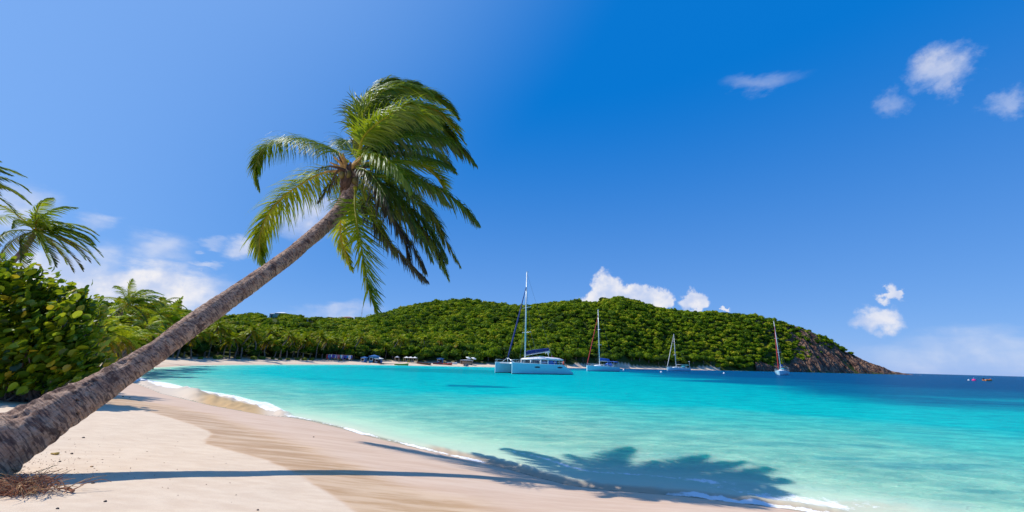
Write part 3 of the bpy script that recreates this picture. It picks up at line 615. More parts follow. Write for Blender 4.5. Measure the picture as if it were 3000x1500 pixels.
def hero_palm():
    YK = 6.5; K = at(1025, 490, YK); B = gp(-330, 1500, .5); B[2] = .42
    root = thing('coconut_palm', B, 'large leaning coconut palm whose trunk crosses the beach from the lower left corner', 'palm tree')
    cl = [(-180, 1400), (-80, 1345), (0, 1300), (78, 1258), (155, 1214), (233, 1170), (310, 1125), (388, 1076), (478, 1016), (555, 958), (633, 903), (710, 848), (788, 793), (866, 735), (925, 686), (966, 648), (1006, 600), (1028, 545), (1031, 505)]
    nn = np.cross(K-B, [0, 0, 1]); pts = [B-[0.05, 0, .25], B+[.02, .0, .15]]
    for x, y in cl:
        d = ray(x, y); t = ((B-ORG)@nn)/(d@nn); pts.append(ORG+t*d)
    pts = np.array(pts)
    # half-thickness measured in photo pixels at each centre-line point -> metres
    hp = [None, None, 112, 100, 90, 74, 60, 51, 41, 35, 32, 30, 27, 25, 22, 20, 20, 20, 19, 18, 17]
    rad = [(.30 if i == 0 else .27) if h is None else h/FPX*((pts[i]-ORG)@FW) for i, h in enumerate(hp)]
    trunk_mesh(pts, rad, 520, 72, 1., 3, root, B)
    S = lambda x, y: (700+x*.5823, 200+y*.5823)
    # rachis control points in crown-crop pixels with depth offset (m, + is farther) ; L, width, gravity, wind, tone, thin
    FR = [
     ('L', [(548, 470, 0), (500, 425, .1), (440, 395, .3), (340, 358, .6), (240, 355, 1.0), (150, 382, 1.3), (100, 440, 1.5), (86, 520, 1.55), (100, 600, 1.6)], .60, .028, .95, .05, .55, .0),
     ('L2', [(545, 510, 0), (480, 515, .2), (400, 535, .5), (310, 585, .9), (220, 650, 1.3), (150, 730, 1.6), (110, 820, 1.8), (105, 900, 1.9), (122, 965, 1.9)], .78, .032, .80, .10, .76, .0),
     ('D1', [(545, 540, 0), (500, 545, .1), (450, 590, .1), (400, 668, .1)], .30, .020, .9, .1, .12, .55),
     ('D2', [(540, 500, 0), (480, 492, .1), (430, 498, .2), (388, 512, .25)], .18, .018, .9, .2, .28, .6),
     ('B1', [(572, 590, 0), (545, 650, .5), (520, 720, 1.0), (510, 800, 1.4), (520, 880, 1.7), (545, 950, 1.9), (570, 1015, 2.0)], .42, .028, .5, .10, .80, .05),
     ('B2', [(585, 600, -.1), (583, 700, -.3), (598, 810, -.45), (620, 920, -.5), (640, 1030, -.5), (655, 1120, -.5), (690, 1232, -.5)], .50, .026, .10, .10, .62, .0),
     ('DB', [(610, 590, 0), (650, 720, -.2), (720, 830, -.3), (800, 920, -.4), (880, 1000, -.4), (945, 1065, -.4)], .42, .017, .95, .15, .14, .15),
     ('DB2', [(640, 600, .1), (700, 680, -.1), (790, 780, -.2), (860, 870, -.2), (905, 950, -.2), (935, 1010, -.2)], .46, .017, .98, .15, .10, .25),
     ('R1', [(630, 570, 0), (740, 670, .2), (840, 760, .5), (930, 840, .7), (1000, 930, .8), (1050, 1050, .8)], .52, .024, .75, .20, .45, .1),
     ('R2', [(640, 560, 0), (780, 600, .4), (900, 670, .8), (980, 750, 1.1), (1030, 850, 1.3), (1110, 990, 1.5)], .50, .024, .85, .25, .38, .1),
     ('R3', [(630, 545, 0), (760, 545, .1), (880, 560, .2), (990, 600, .3), (1090, 660, .3), (1150, 715, .3), (1203, 778, .3)], .52, .026, .80, .15, .47, .0),
     ('F1', [(590, 470, -.1), (640, 432, -.3), (710, 442, -.5), (770, 480, -.7), (820, 535, -.8), (860, 600, -.8)], .50, .028, .95, .10, .64, .0),
     ('F2', [(595, 500, -.1), (650, 520, -.4), (700, 580, -.6), (745, 660, -.8), (770, 740, -.8)], .42, .024, .98, .10, .30, .1),
     ('R4', [(600, 450, .0), (700, 375, .1), (820, 345, .2), (940, 345, .4), (1050, 365, .5), (1130, 410, .6), (1190, 482, .6)], .54, .026, .85, .20, .45, .0),
     ('R5', [(610, 480, .2), (730, 465, .5), (840, 465, .8), (930, 490, 1.0), (1000, 550, 1.2), (1030, 610, 1.2)], .56, .026, .35, .9, .74, .0),
     ('R6', [(610, 470, .2), (740, 430, .8), (860, 430, 1.2), (980, 460, 1.5), (1080, 500, 1.8)], .50, .026, .8, .4, .45, .0),
     ('R7', [(615, 520, .2), (720, 540, .9), (840, 600, 1.5), (940, 690, 2.0), (1010, 790, 2.3)], .50, .026, .8, .4, .42, .1),
     ('T1', [(598, 430, 0), (640, 330, .0), (710, 250, .0), (800, 200, .1), (900, 185, .2), (1000, 215, .3), (1070, 280, .4), (1130, 370, .4)], .56, .028, .50, .55, .72, .0),
     ('T2', [(595, 420, .1), (640, 270, .3), (720, 170, .5), (830, 120, .7), (940, 120, .9), (1040, 170, 1.0), (1100, 250, 1.1)], .54, .026, .55, .6, .55, .0),
     ('T3', [(590, 410, .1), (610, 260, .4), (660, 150, .7), (750, 85, 1.0), (850, 70, 1.2), (900, 80, 1.3)], .50, .026, .45, .7, .48, .0),
     ('T4', [(585, 410, .0), (598, 270, .1), (620, 170, .2), (670, 100, .3), (740, 62, .4), (790, 60, .4)], .46, .026, .40, .6, .50, .0),
     ('T5', [(600, 430, -.1), (625, 350, -.3), (680, 290, -.5), (760, 235, -.6), (830, 190, -.6), (880, 178, -.6)], .44, .026, .45, .35, .62, .0),
     ('T6', [(605, 440, .1), (680, 330, .4), (790, 265, .7), (900, 250, 1.0), (1010, 290, 1.2), (1090, 370, 1.3)], .56, .028, .60, .6, .50, .0),
     ('T7', [(600, 430, .2), (660, 300, .8), (760, 210, 1.4), (880, 180, 1.9), (980, 200, 2.3)], .56, .028, .55, .6, .42, .0),
     ('T8', [(605, 450, .2), (700, 370, 1.0), (810, 320, 1.7), (930, 330, 2.3), (1020, 380, 2.7)], .56, .028, .65, .5, .42, .0),
     ('T9', [(596, 425, .1), (625, 240, .1), (690, 140, .1), (780, 95, .2), (880, 100, .3), (960, 130, .4)], .50, .026, .5, .65, .60, .0),
     ('Y1', [(590, 500, .3), (560, 540, 1.0), (545, 610, 1.7), (560, 700, 2.2), (590, 800, 2.4), (600, 880, 2.4)], .52, .028, .5, .3, .62, .0),
     ('Y2', [(600, 520, .3), (630, 600, .9), (670, 700, 1.5), (720, 800, 1.9), (740, 900, 2.0)], .50, .026, .8, .2, .45, .0),
     ('Z1', [(625, 560, .0), (690, 620, -.1), (760, 720, -.2), (820, 820, -.2), (850, 920, -.2), (865, 990, -.2)], .46, .020, .98, .12, .16, .1),
     ('Z2', [(630, 550, .1), (740, 620, .3), (860, 700, .5), (950, 790, .6), (1010, 890, .6), (1040, 960, .6)], .50, .024, .9, .2, .42, .0),
     ('Z3', [(610, 580, .1), (650, 680, .3), (700, 780, .4), (750, 860, .4), (790, 930, .4)], .46, .022, .8, .2, .55, .0),
     ('X1', [(600, 450, .2), (690, 360, .8), (800, 290, 1.3), (920, 290, 1.7), (1040, 350, 2.0), (1110, 440, 2.1)], .56, .028, .60, .6, .52, .0),
     ('X2', [(600, 440, .2), (700, 310, .5), (820, 230, .8), (950, 230, 1.0), (1060, 310, 1.2), (1120, 420, 1.3)], .56, .028, .55, .6, .60, .0),
     ('X3', [(610, 470, .2), (740, 400, .9), (880, 390, 1.6), (1010, 430, 2.2), (1090, 520, 2.5)], .54, .026, .75, .4, .50, .0),
     ('X4', [(598, 420, .1), (640, 230, .6), (720, 130, 1.0), (830, 90, 1.4), (940, 110, 1.7), (1020, 170, 1.9)], .54, .026, .5, .6, .45, .0),
     ('X5', [(620, 500, .2), (740, 500, .7), (860, 530, 1.2), (970, 600, 1.6), (1060, 690, 1.9)], .54, .026, .8, .35, .50, .0),
     ('X6', [(620, 540, .1), (720, 590, .3), (820, 680, .5), (900, 780, .6), (980, 880, .6), (1010, 990, .6)], .52, .024, .85, .2, .40, .05),
     ('X7', [(610, 520, .1), (690, 560, .1), (770, 640, .1), (850, 740, .1), (920, 850, .0), (970, 960, .0)], .50, .022, .95, .15, .36, .1),
     ('X8', [(600, 430, -.1), (650, 330, -.2), (730, 260, -.3), (830, 225, -.3), (930, 235, -.3), (1010, 290, -.3)], .50, .028, .60, .45, .70, .0),
     ('X9', [(600, 470, .5), (640, 420, 1.6), (700, 390, 2.6), (770, 400, 3.3)], .55, .028, .6, .3, .5, .0),
     ('X10', [(600, 500, .5), (680, 480, 1.5), (790, 490, 2.4), (890, 540, 3.0)], .55, .028, .7, .3, .5, .0),
     ('S1', [(575, 430, 0), (578, 380, -.05), (580, 340, -.1), (572, 285, -.1)], .14, .016, .2, .3, .22, .3),
     ('BK', [(600, 470, .3), (560, 400, .9), (530, 360, 1.5), (520, 370, 2.0), (515, 400, 2.4)], .46, .026, .8, .2, .45, .1),
    ]
    r = np.random.default_rng(5)
    for nm, pts_, L_, w_, g_, wi, tn, th in FR:
        C = np.array([at(*S(x, y), YK+dz) for x, y, dz in pts_])
        ln = np.linalg.norm(np.diff(C, axis=0), axis=1).sum(); n = max(14, int(ln/.0175)); L_ *= 1.25; w_ *= 1.05; wi *= .8
        V, F, TN = frond_geo(C, n, L_, w_, g_, wi, tn, r, .020, thin=th)
        o = mesh_np('frond', V-B, F, M_hero, root, smooth=False, attrs={'tone': TN})
        if tn < .2: o['label'] = 'dead brown hanging frond'
    # leaf bases, fibre, flower stalks, nuts
    mb = MB(); f2 = MB()
    for i in range(26):
        a = r.uniform(0, 6.28); e = r.uniform(-.25, 1.25); d = np.array([math.cos(a)*math.cos(e), math.sin(a)*math.cos(e)*.8, math.sin(e)]); st = K-[.0, 0, .12]+d*.05-B
        q = [st, st+d*.16+[0, 0, .02], st+d*r.uniform(.28, .42)+[.03, 0, -.02]]; (mb if i % 4 else f2).tube(catmull(q, 6), np.linspace(.045, .012, 6), 7)
    mb.obj('leaf_sheath', M_sheath, root, True)
    for i in range(14):
        a = r.uniform(0, 6.28); st = K-B-[0, 0, .12]; d = np.array([math.cos(a), math.sin(a)*.8, .2])
        f2.tube(catmull([st, st+d*.18, st+d*.28+[.02, 0, -.2], st+d*.3+[.04, 0, -.42]], 8), np.linspace(.012, .003, 8), 5)
    for i in range(14):
        q = r.uniform(-.10, .10, 3); f2.tube(catmull([K-B+[-.02, 0, -.45]+q*.6, K-B+[0, 0, -.2]+q, K-B+q*1.2], 6), [.03, .045, .045, .04, .03, .02], 7)
    f2.obj('fibre', M_fibre, root, True)
    for i in range(4):
        a = r.uniform(0, 6.28); c = K-B+[.13*math.cos(a), .13*math.sin(a), -.16-r.uniform(0, .12)]; v, f = ICO2
        mesh_np('coconut', v*[.055, .055, .075]+c, f, M_nut, root)
    return root, B, K
hero_palm()

def palm(name, K, base, R_, n, label, seed, group=None, lm=None, big=False, wind=.5, young=False, sep=True, tones=(.35, .85), rt=.13):
    """free-standing palm: trunk curve from base to crown centre K"""
    r = np.random.default_rng(seed); K = np.array(K); base = np.array(base)
    root = thing(name, base, label, 'palm tree', 0, group); k = K-base
    mid = k*.5+np.array([(-.12 if k[0] > 0 else .12)*abs(k[2]), 0, .0])
    C = [np.array([0, 0, -.2]), mid*.5, mid, k*.8+mid*.1, k]
    mb = MB(); mb.tube(catmull(C, 14), np.linspace(rt*1.35, rt*.8, 14), 9); tr = mb.obj('trunk', M_bark, root, True)
    parts = []
    for i in range(n):
        a = i*2.399+r.uniform(-.3, .3); e = math.radians(r.uniform(-35, 75)) if not young else math.radians(r.uniform(5, 80))
        d = np.array([math.cos(a)*math.cos(e), math.sin(a)*math.cos(e), math.sin(e)]); ln = R_*r.uniform(.8, 1.12); d = d+WIND*wind*.45
        pts_ = [k.copy()]; p = k.copy()
        for q in range(5):
            d = d/np.linalg.norm(d); p = p+d*ln/5; pts_.append(p.copy()); d = d+np.array([0, 0, -.26-.07*q])+WIND*wind*.22
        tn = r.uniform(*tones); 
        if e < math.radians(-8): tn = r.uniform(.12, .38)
        nl = int(46 if big else 20)
        parts.append(frond_geo(pts_, nl, R_*.27, R_*(.016 if big else .06), .6, wind, tn, r, R_*(.011 if big else .016), nseg=4 if big else 2, jag=.1))
    if sep:
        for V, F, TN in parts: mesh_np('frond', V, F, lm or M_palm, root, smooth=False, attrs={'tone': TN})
    else:
        b = 0; Vs, Fs, Ts = [], [], []
        for V, F, TN in parts: Vs.append(V); Fs.append(F+b); Ts.append(TN); b += len(V)
        mesh_np('crown', np.vstack(Vs), np.vstack(Fs), M_palm, root, smooth=False, attrs={'tone': np.concatenate(Ts)})
    return root
def ground_z(X_, Y_):
    X_ = np.array([float(X_)]); Y_ = np.array([float(Y_)]); sdl = -poly_sd(X_, Y_, WATER); h, t = hill(X_, Y_); return float(land_z(X_, Y_, sdl)[0]+(h[0] if sdl[0] > 0 else 0))
def on_ground(px, Y_):
    x = tana(px)*Y_; return np.array([x, Y_, ground_z(x, Y_)])

# palm behind the sea grape, palm at the left edge
K1 = at(105, 678, 13.5); palm('coconut_palm', K1, (K1[0]-.8, 13.3, ground_z(K1[0]-.8, 13.3)), 1.95, 30, 'windblown coconut palm crown rising behind the sea grape bush', 21, lm=M_hero, rt=.085, big=True, wind=.85, tones=(.5, .75))
K2 = at(-165, 530, 10.2); palm('coconut_palm', K2, (K2[0]-1.0, 10.4, .6), 1.75, 28, 'coconut palm at the left picture edge with only its frond tips showing', 22, lm=M_hero, rt=.09, big=True, wind=.6, tones=(.5, .72))
mids = [((376, 893), 30, 'tall windblown palm standing right of the sea grape bush', 2.3, .5), ((455, 925), 38, 'palm with drooping fronds just right of the tall windblown palm', 2.3, .4), ((362, 1000), 27, 'short yellow green palm low beside the leaning trunk', 1.9, .3),
        ((420, 962), 34, 'bushy palm below and right of the tall windblown palm', 2.2, .3), ((500, 945), 46, 'palm just left of where the leaning trunk meets the sky', 2.4, .4), ((330, 960), 33, 'palm half hidden by the right edge of the sea grape bush', 2.1, .3),
        ((455, 990), 40, 'low palm above the left end of the sand strip', 2.1, .2),
        ((432, 912), 43, 'palm right behind the tall windblown palm against the white cloud', 2.5, .4), ((478, 915), 50, 'palm whose crown touches the upper edge of the leaning trunk', 2.5, .4), ((515, 925), 58, 'palm crown just above the leaning trunk, farthest right of its clump', 2.6, .4),
        ((300, 985), 24, 'yellow green palm between the bush and the leaning trunk', 1.7, .2), ((395, 1010), 31, 'low spreading palm directly above the leaning trunk', 2.0, .2), ((345, 925), 36, 'palm left of the tall windblown palm, partly behind it', 2.3, .4)]
for i, ((x, y), Yd, lb, R_, wi) in enumerate(mids):
    K = at(x, y, Yd); b = np.array([K[0]-.25*(K[2]), Yd-.3, 0]); b[2] = ground_z(b[0], b[1])
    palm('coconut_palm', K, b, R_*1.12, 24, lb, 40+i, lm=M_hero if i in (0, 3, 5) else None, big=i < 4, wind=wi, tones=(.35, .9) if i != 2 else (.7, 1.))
# far rows: template palms copied
tmpl = []
spec = [(4.6, .9, .35), (5.4, -.8, .4), (3.9, 1.0, .3), (5.0, .3, .4), (4.2, -.5, .3), (5.8, 1.2, .45)]
for i, (hh, lean, wi) in enumerate(spec):
    t_ = palm('coconut_palm', (lean, 0, hh), (0, 0, 0), 2.45, 24, 'coconut palm in the dense row lining the far beach', 60+i, 'coconut palms lining the far beach', wind=wi, sep=False, tones=(.4, 1.)); tmpl.append(t_)
nfront = 0; ORD = ['first', 'second', 'third']+['%dth' % i if i % 10 not in (1, 2, 3) or i in (11, 12, 13) else '%d%s' % (i, {1: 'st', 2: 'nd', 3: 'rd'}[i % 10]) for i in range(4, 60)]
r = np.random.default_rng(77); used = [False]*len(tmpl); k = 0
rows = [(x+r.uniform(-5, 5), 12+r.uniform(0, 5)) for x in np.linspace(505, 1040, 30)]+[(x+r.uniform(-8, 8), 19+r.uniform(0, 9)) for x in np.linspace(500, 1000, 22)]+[(1128, 17), (1150, 16), (1168, 20), (1240, 22), (1330, 20), (1055, 22), (1290, 24), (1085, 20)]
for x, off in rows:
    Yd = float(np.interp(x, FAR_PX, FAR_Y))+off; p = on_ground(x, Yd); j = k % len(tmpl)
    o = tmpl[j] if not used[j] else copy_tree(tmpl[j]); used[j] = True; k += 1
    o.location = tuple(p); o.rotation_euler = (0, 0, r.uniform(-.9, .9)); s_ = r.uniform(.82, 1.12)*(1.0 if x < 1020 else 1.05); o.scale = (s_,)*3
    o['label'] = 'coconut palm in the rear row behind the front row of the far beach'
    if off < 17.2 and x < 1045: nfront = nfront+1; o['label'] = 'front row coconut palm on the far beach, %s counting rightward from the leaning trunk' % ORD[nfront-1]
    if x > 1045: o['label'] = 'coconut palm among the trees behind the jetty and beach huts'; o['group'] = 'palms behind the jetty and huts'

# shore trees and shrubs
def tree_template(kk):
    v, f, t = TM[kk]; root = thing('broadleaf_tree', (0, 0, 0), 'x', 'tree')
    mb = MB(); mb.tube([(0, 0, -.3), (.1, 0, 1.0), (.05, .1, 2.0), (.2, 0, 3.0)], [.22, .17, .13, .07], 7)
    for q in range(5):
        a = q*1.3; mb.tube([(.08, 0, 1.3+.2*q), (.8*math.cos(a), .8*math.sin(a), 2.2+.1*q), (1.5*math.cos(a), 1.5*math.sin(a), 2.9)], [.09, .06, .02], 5)
    mb.obj('trunk', M_bark, root, True)
    mesh_np('crown', v*[2.9, 2.9, 2.7]+[0, 0, 2.5], f, M_forest, root, smooth=False, attrs={'tone': np.clip(t+[.30, .50, .15, .62][kk], 0, 1)})
    return root
tt_ = [tree_template(i) for i in range(4)]; usedt = [False]*4
r = np.random.default_rng(9)
tl = [(x+r.uniform(-10, 10), r.uniform(4, 10), 1.0) for x in np.linspace(1050, 2190, 44)]+[(x+r.uniform(-12, 12), r.uniform(7, 15), .62) for x in np.linspace(540, 1050, 16)]
for i, (x, off, s0) in enumerate(tl):
    Yd = float(np.interp(x, FAR_PX, FAR_Y))+float(BEACHW(tana(x)))+off; p = on_ground(x, Yd); j = int(r.integers(4))
    o = tt_[j] if not usedt[j] else copy_tree(tt_[j]); usedt[j] = True
    s_ = s0*r.uniform(.8, 1.25)*np.interp(Yd, [80, 150, 320], [.8, 1.0, 1.55]); o.location = tuple(p-[0, 0, .2]); o.rotation_euler = (0, 0, r.uniform(0, 6)); o.scale = (s_, s_, s_*r.uniform(.85, 1.15))
    if x < 1050: o['label'] = 'broadleaf tree among the palms behind the far beach'; o['group'] = 'trees among the palms'
    elif x < 1440: o['label'] = 'broadleaf tree behind the huts and canopies on the far shore'; o['group'] = 'trees behind the huts'
    elif x < 1850: o['label'] = 'broadleaf tree at the hill foot behind the catamaran and nearest yacht'; o['group'] = 'shore trees behind the nearer boats'
    else: o['label'] = 'broadleaf tree at the foot of the hill near the smallest yacht'; o['group'] = 'shore trees on the right'
M_shrub = leafmat('shrub_leaf', [(0, (.08, .13, .008)), (.6, (.22, .27, .01)), (1, (.34, .34, .02))], .35, .03)
def shrub_t():
    v, f, t = TM[1]; o = mesh_np('shrub', v*[.75, .75, .8]+[0, 0, .15], f, M_shrub, smooth=False, attrs={'tone': np.clip(t+.5, 0, 1)}); return o
sh = shrub_t(); first = True
for x in [745, 770, 800, 822, 845, 872, 893, 915, 590, 640, 700, 1000, 1168, 1182, 1198, 1240, 1300, 1405, 1420]:
    Yd = float(np.interp(x, FAR_PX, FAR_Y))+10.5+r.uniform(0, 2); o = sh if first else sh.copy()
    if not first: COL.objects.link(o)
    first = False; o.location = tuple(on_ground(x, Yd)); q = r.uniform(.6, 1.2); o.scale = (q*1.3, q, q); o.rotation_euler = (0, 0, r.uniform(0, 6))
    if x < 1050: tag(o, 'small yellow green shrub at the foot of the palms on the far beach', 'shrub', 'yellow shrubs under the palms')
    else: tag(o, 'low bright green shrub on the sand by the huts', 'shrub', 'shrubs by the huts')

# ------------------------------------------------------------------ sea grape bushes
def sea_grape(lobes, Yc, label, seed, leaf=.088, dens=.92, tone0=.49, stems=True):
    r = np.random.default_rng(seed); Ls = []
    for x, y, rp, dy in lobes:
        c = at(x, y, Yc+dy); Ls.append((c, rp/FPX*((c-ORG)@FW)))
    base = np.array([np.mean([c[0] for c, _ in Ls]), Yc+.3, 0]); base[2] = ground_z(base[0], base[1])
    root = thing('sea_grape_bush', base, label, 'bush')
    V, F, TN = [], [], []; b = 0
    ang = np.linspace(0, 2*math.pi, 11)[:-1]
    for c, R_ in Ls:
        n = int(dens*4*math.pi*R_*R_/(math.pi*leaf*leaf)*1.9)
        # clumped shoots: each shoot carries 5-8 leaves
        ns = n//6
        for sidx in range(ns):
            d = rand_dirs(1, r)[0]; rad_ = R_*r.uniform(.55, 1.02)*(1+.12*math.sin(d[0]*7+c[0])*math.cos(d[2]*6)); tip = c+d*rad_*[1, 1, .95]
            if tip[2] < base[2]+.05: continue
            axis = d*.7+np.array([.15, -.1, .6]); axis /= np.linalg.norm(axis); t0 = tone0+r.normal(0, .22)
            for q in range(6):
                p = tip+axis*(q*.06-.12)+r.normal(0, .06, 3); N = rand_dirs(1, r)[0]*.75+np.array([-.5, -.35, .55])*1.15; N /= np.linalg.norm(N)
                a = np.cross(N, rand_dirs(1, r)[0]); a /= np.linalg.norm(a); bb = np.cross(N, a); s_ = leaf*r.uniform(.4, 1.2)
                fold = .22
                vs = [p+s_*(a*math.cos(t)*1.0+bb*math.sin(t)*.95)+N*s_*fold*abs(math.sin(t)) for t in ang]
                V += vs; F.append((b, b+1, b+2, b+3, b+4, b+5)); F.append((b+5, b+6, b+7, b+8, b+9, b)); b += 10
                tn = t0+r.normal(0, .10)
                if r.random() < .035: tn = .98
                elif r.random() < .13: tn = .85
                TN += [min(max(tn, 0), 1)]*10
    mesh_np('foliage', np.array(V)-base, np.array(F), M_grape, root, smooth=False, attrs={'tone': np.array(TN)})
    mb = MB()
    for c, R_ in Ls:
        if R_ < .3: continue
        for q in range(5):
            e = c-base+rand_dirs(1, r)[0]*R_*.75; s0 = np.array([r.uniform(-.5, .5), r.uniform(-.3, .3), 0]); m_ = (s0+e)*.5+[0, 0, -.15]
            mb.tube(catmull([s0, m_, e], 7), np.linspace(.04, .01, 7), 6)
    mb.obj('stem', M_bark, root, True)
sea_grape([(-90, 900, 140, .3), (30, 900, 125, 0), (55, 850, 75, .3), (10, 820, 65, .2), (150, 960, 115, .1), (120, 880, 60, .2), (-20, 1030, 150, 0), (100, 1060, 105, -.1), (195, 960, 70, .3), (195, 1045, 82, 0), (235, 1010, 45, .1), (225, 1085, 48, .0), (255, 1075, 34, .1), (150, 1095, 55, -.1), (60, 1095, 55, -.2), (-60, 1100, 70, -.1), (228, 915, 32, .3), (240, 872, 20, .2), (250, 850, 13, .2), (272, 842, 9, .2)], 9.3,
          'big round-leaved sea grape bush at the left edge behind the leaning trunk', 31)
sea_grape([(272, 905, 34, 0), (285, 950, 34, 0), (275, 1000, 36, 0), (285, 1045, 30, 0)], 12.6, 'paler bush peeking out behind the right side of the sea grape', 33, leaf=.11, tone0=.72)

# ------------------------------------------------------------------ beach litter by the palm base
M_twig = pbr('dry_twig', (.30, .13, .07), .9, .4, 12); M_straw = pbr('straw', (.48, .30, .15), .9, .4, 15)
r = np.random.default_rng(15)
def on_sand(px, py):
    z = .5
    for _ in range(4): P = gp(px, py, z); z = ground_z(P[0], P[1])
    return np.array([P[0], P[1], z])
P0 = on_sand(40, 1440); mb = MB(); mb2 = MB()
for i in range(420):
    s0 = np.array([r.normal(0, .14), r.normal(0, .07), r.uniform(0, .04)]); a = r.uniform(0, 6.28); l = r.uniform(.05, .22); e = r.uniform(-.1, .9)
    d = np.array([math.cos(a)*math.cos(e), math.sin(a)*math.cos(e), math.sin(e)*.8]); m_ = s0+d*l*.5+[0, 0, .02]+r.normal(0, .012, 3); e_ = s0+d*l+[0, 0, -.01]+r.normal(0, .02, 3); e_[2] = max(e_[2], 0.004)
    (mb if i % 3 else mb2).tube(catmull([s0, m_, e_], 5), np.linspace(.004, .0015, 5), 4)
rt_ = thing('root_tangle', P0, 'tangle of dry reddish roots on the sand at the palm base', 'roots'); mb.obj('roots', M_twig, rt_); mb2.obj('straw', M_straw, rt_)
mb = MB(); P1 = on_sand(195, 1442)
mb.tube(catmull([(-.12, .04, .01), (-.04, .01, .025), (.02, 0, .02), (.07, -.02, .015)], 8), np.linspace(.006, .012, 8), 6); mb.tube([(.05, -.01, .02), (.1, .02, .05)], [.006, .002], 5); mb.tube([(.0, 0, .02), (.03, -.05, .01)], [.006, .002], 5)
tag(mb.obj('driftwood_twig', M_twig), 'short forked twig on the sand right of the root tangle', 'twig').location = tuple(P1)
P2 = on_sand(162, 1332); v, f = ICO2; 
sh_ = mesh_np('dry_leaf', v*[.045, .022, .012]*(1+.25*np.sin(v[:, :1]*5))+[0, 0, .012], f, pbr('dry_leaf', (.42, .27, .05), .7, .3, 30), smooth=True); sh_.location = tuple(P2); tag(sh_, 'curled yellow brown leaf lying on the dry sand near the trunk', 'leaf')
mp = pbr('pebble', (.06, .04, .035), .8, .3, 20)
pebs = [((244, 1283), 'small dark seed on the sand below the frond shadow'), ((175, 1353), 'dark pebble just below the curled yellow leaf'), ((272, 1416), 'dark seed on the sand above the trunk shadow'), ((308, 1470), 'pebble touching the lower edge of the trunk shadow'), ((168, 1491), 'pebble near the bottom picture edge'), ((268, 1368), 'tan wood chip on the sand right of the curled leaf'),
        ((919, 1279), 'dark pebble on the damp sand near the sea foam'), ((360, 1162), 'pebble on the damp sand right of the leaning trunk'), ((380, 1165), 'second pebble on the damp sand right of the trunk'), ((210, 1330), 'small chip on the sand right of the curled yellow leaf'), ((755, 1495), 'tiny pebble below the trunk shadow')]
for i, ((x, y), lb) in enumerate(pebs):
    P = on_sand(x, y); s_ = .009*(P[1]/4)**.7; o = mesh_np('pebble', v*[1, .8, .6]*(1+.2*rng.normal(size=(1, 3))), f, mp if 'tan' not in lb else M_straw); o.scale = (s_*1.5,)*3; o.location = tuple(P+[0, 0, s_*.4]); tag(o, lb, 'pebble')
mb = MB()
for i in range(330):
    x, y = (abs(r.normal(0, 150)), 1440-abs(r.normal(0, 60))) if i % 5 else (r.uniform(0, 700), r.uniform(1270, 1500)); P = on_sand(x, y) if i < 0 else gp(x, y, .47)
    z = .4
    a = r.uniform(0, 6.28); l = r.uniform(.002, .009)*(1.7 if r.random() < .08 else 1); c = np.array([P[0], P[1]]); d = np.array([math.cos(a), math.sin(a)])*l
    P[2] = 0
    mb.add([(*(c-d), 0), (*(c+[d[1]*.35, -d[0]*.35]), 0), (*(c+d), 0), (*(c-[d[1]*.35, -d[0]*.35]), 0), (*c, .005)], [(0, 1, 4), (1, 2, 4), (2, 3, 4), (3, 0, 4)])
Vx = np.array(mb.v); sdl = -poly_sd(Vx[:, 0], Vx[:, 1], WATER); zz_ = land_z(Vx[:, 0], Vx[:, 1], sdl); mb.v = [(a, b, c+z_+.002) for (a, b, c), z_ in zip(mb.v, zz_)]
o = mb.obj('sand_litter', pbr('litter', (.33, .17, .10), .9, .5, 40)); o['kind'] = 'stuff'; o['label'] = 'scattered specks of leaf and wood litter on the dry sand'

# ------------------------------------------------------------------ boats
M_gel = pbr('gelcoat_shade_tint', (.38, .68, .78), .22, .02, 2.); M_deck = pbr('deck_white', (.82, .82, .82), .5, .03, 2.); M_dkwin = pbr('dark_window', (.012, .015, .03), .12, .2, 1.); M_navy = pbr('navy_canvas', (.012, .03, .16), .7, .15, 3.); M_blue = pbr('blue_canvas', (.02, .10, .42), .7, .15, 3.)  # white hulls: blue shade and water reflection painted into the gelcoat colour
M_alu = pbr('mast_alloy', (.62, .68, .70), .35, .05, 2., metal=.3); M_stripe = pbr('black_stripe', (.01, .012, .02), .5, .1, 2.); M_red = pbr('red_canvas', (.42, .02, .02), .7, .15, 3.); M_steel = pbr('steel', (.75, .77, .8), .3, .05, 5., metal=.5); M_wire = pbr('rigging', (.10, .12, .14), .5, .1, 5.)
M_cover = pbr('white_sail', (.72, .72, .68), .7, .08, 3.); M_tealc = pbr('teal_canvas', (.03, .30, .38), .7, .1, 3.); M_inside = pbr('cabin_curtain', (.35, .30, .42), .7, .3, 5.)
def hull_secs(L, bw, hs, hb, stern_cut, wl_depth=.35, flare=.8, n=26, y0=0., stern_w=.8, shift=0.):
    secs = []
    for i in range(n):
        u = i/(n-1); x = L*(.5-u)
        w = bw*(min(1, (u*3.2+.03))**.62)*(1-(1-stern_w)*max(0, (u-.55)/.45)**1.5)
        zt = hb+(hs-hb)*u
        if stern_cut and u > 1-stern_cut: q = (u-(1-stern_cut))/stern_cut; zt = zt*(1-q)**.9*.82+.30+(zt*.18-.30)*(1-q)
        if stern_cut and u > .99: zt = .3
        zt = max(zt, .28); kz = -wl_depth
        secs.append([(x, y0-w, zt), (x, y0-w*(.97), zt*.62), (x, y0-w*flare, .06), (x, y0-w*flare*.8, kz*.6), (x, y0, kz), (x, y0+w*flare*.8, kz*.6), (x, y0+w*flare, .06), (x, y0+w*.97, zt*.62), (x, y0+w, zt), (x, y0+w*.5, zt+.05), (x, y0, zt+.07), (x, y0-w*.5, zt+.05)])
    return secs
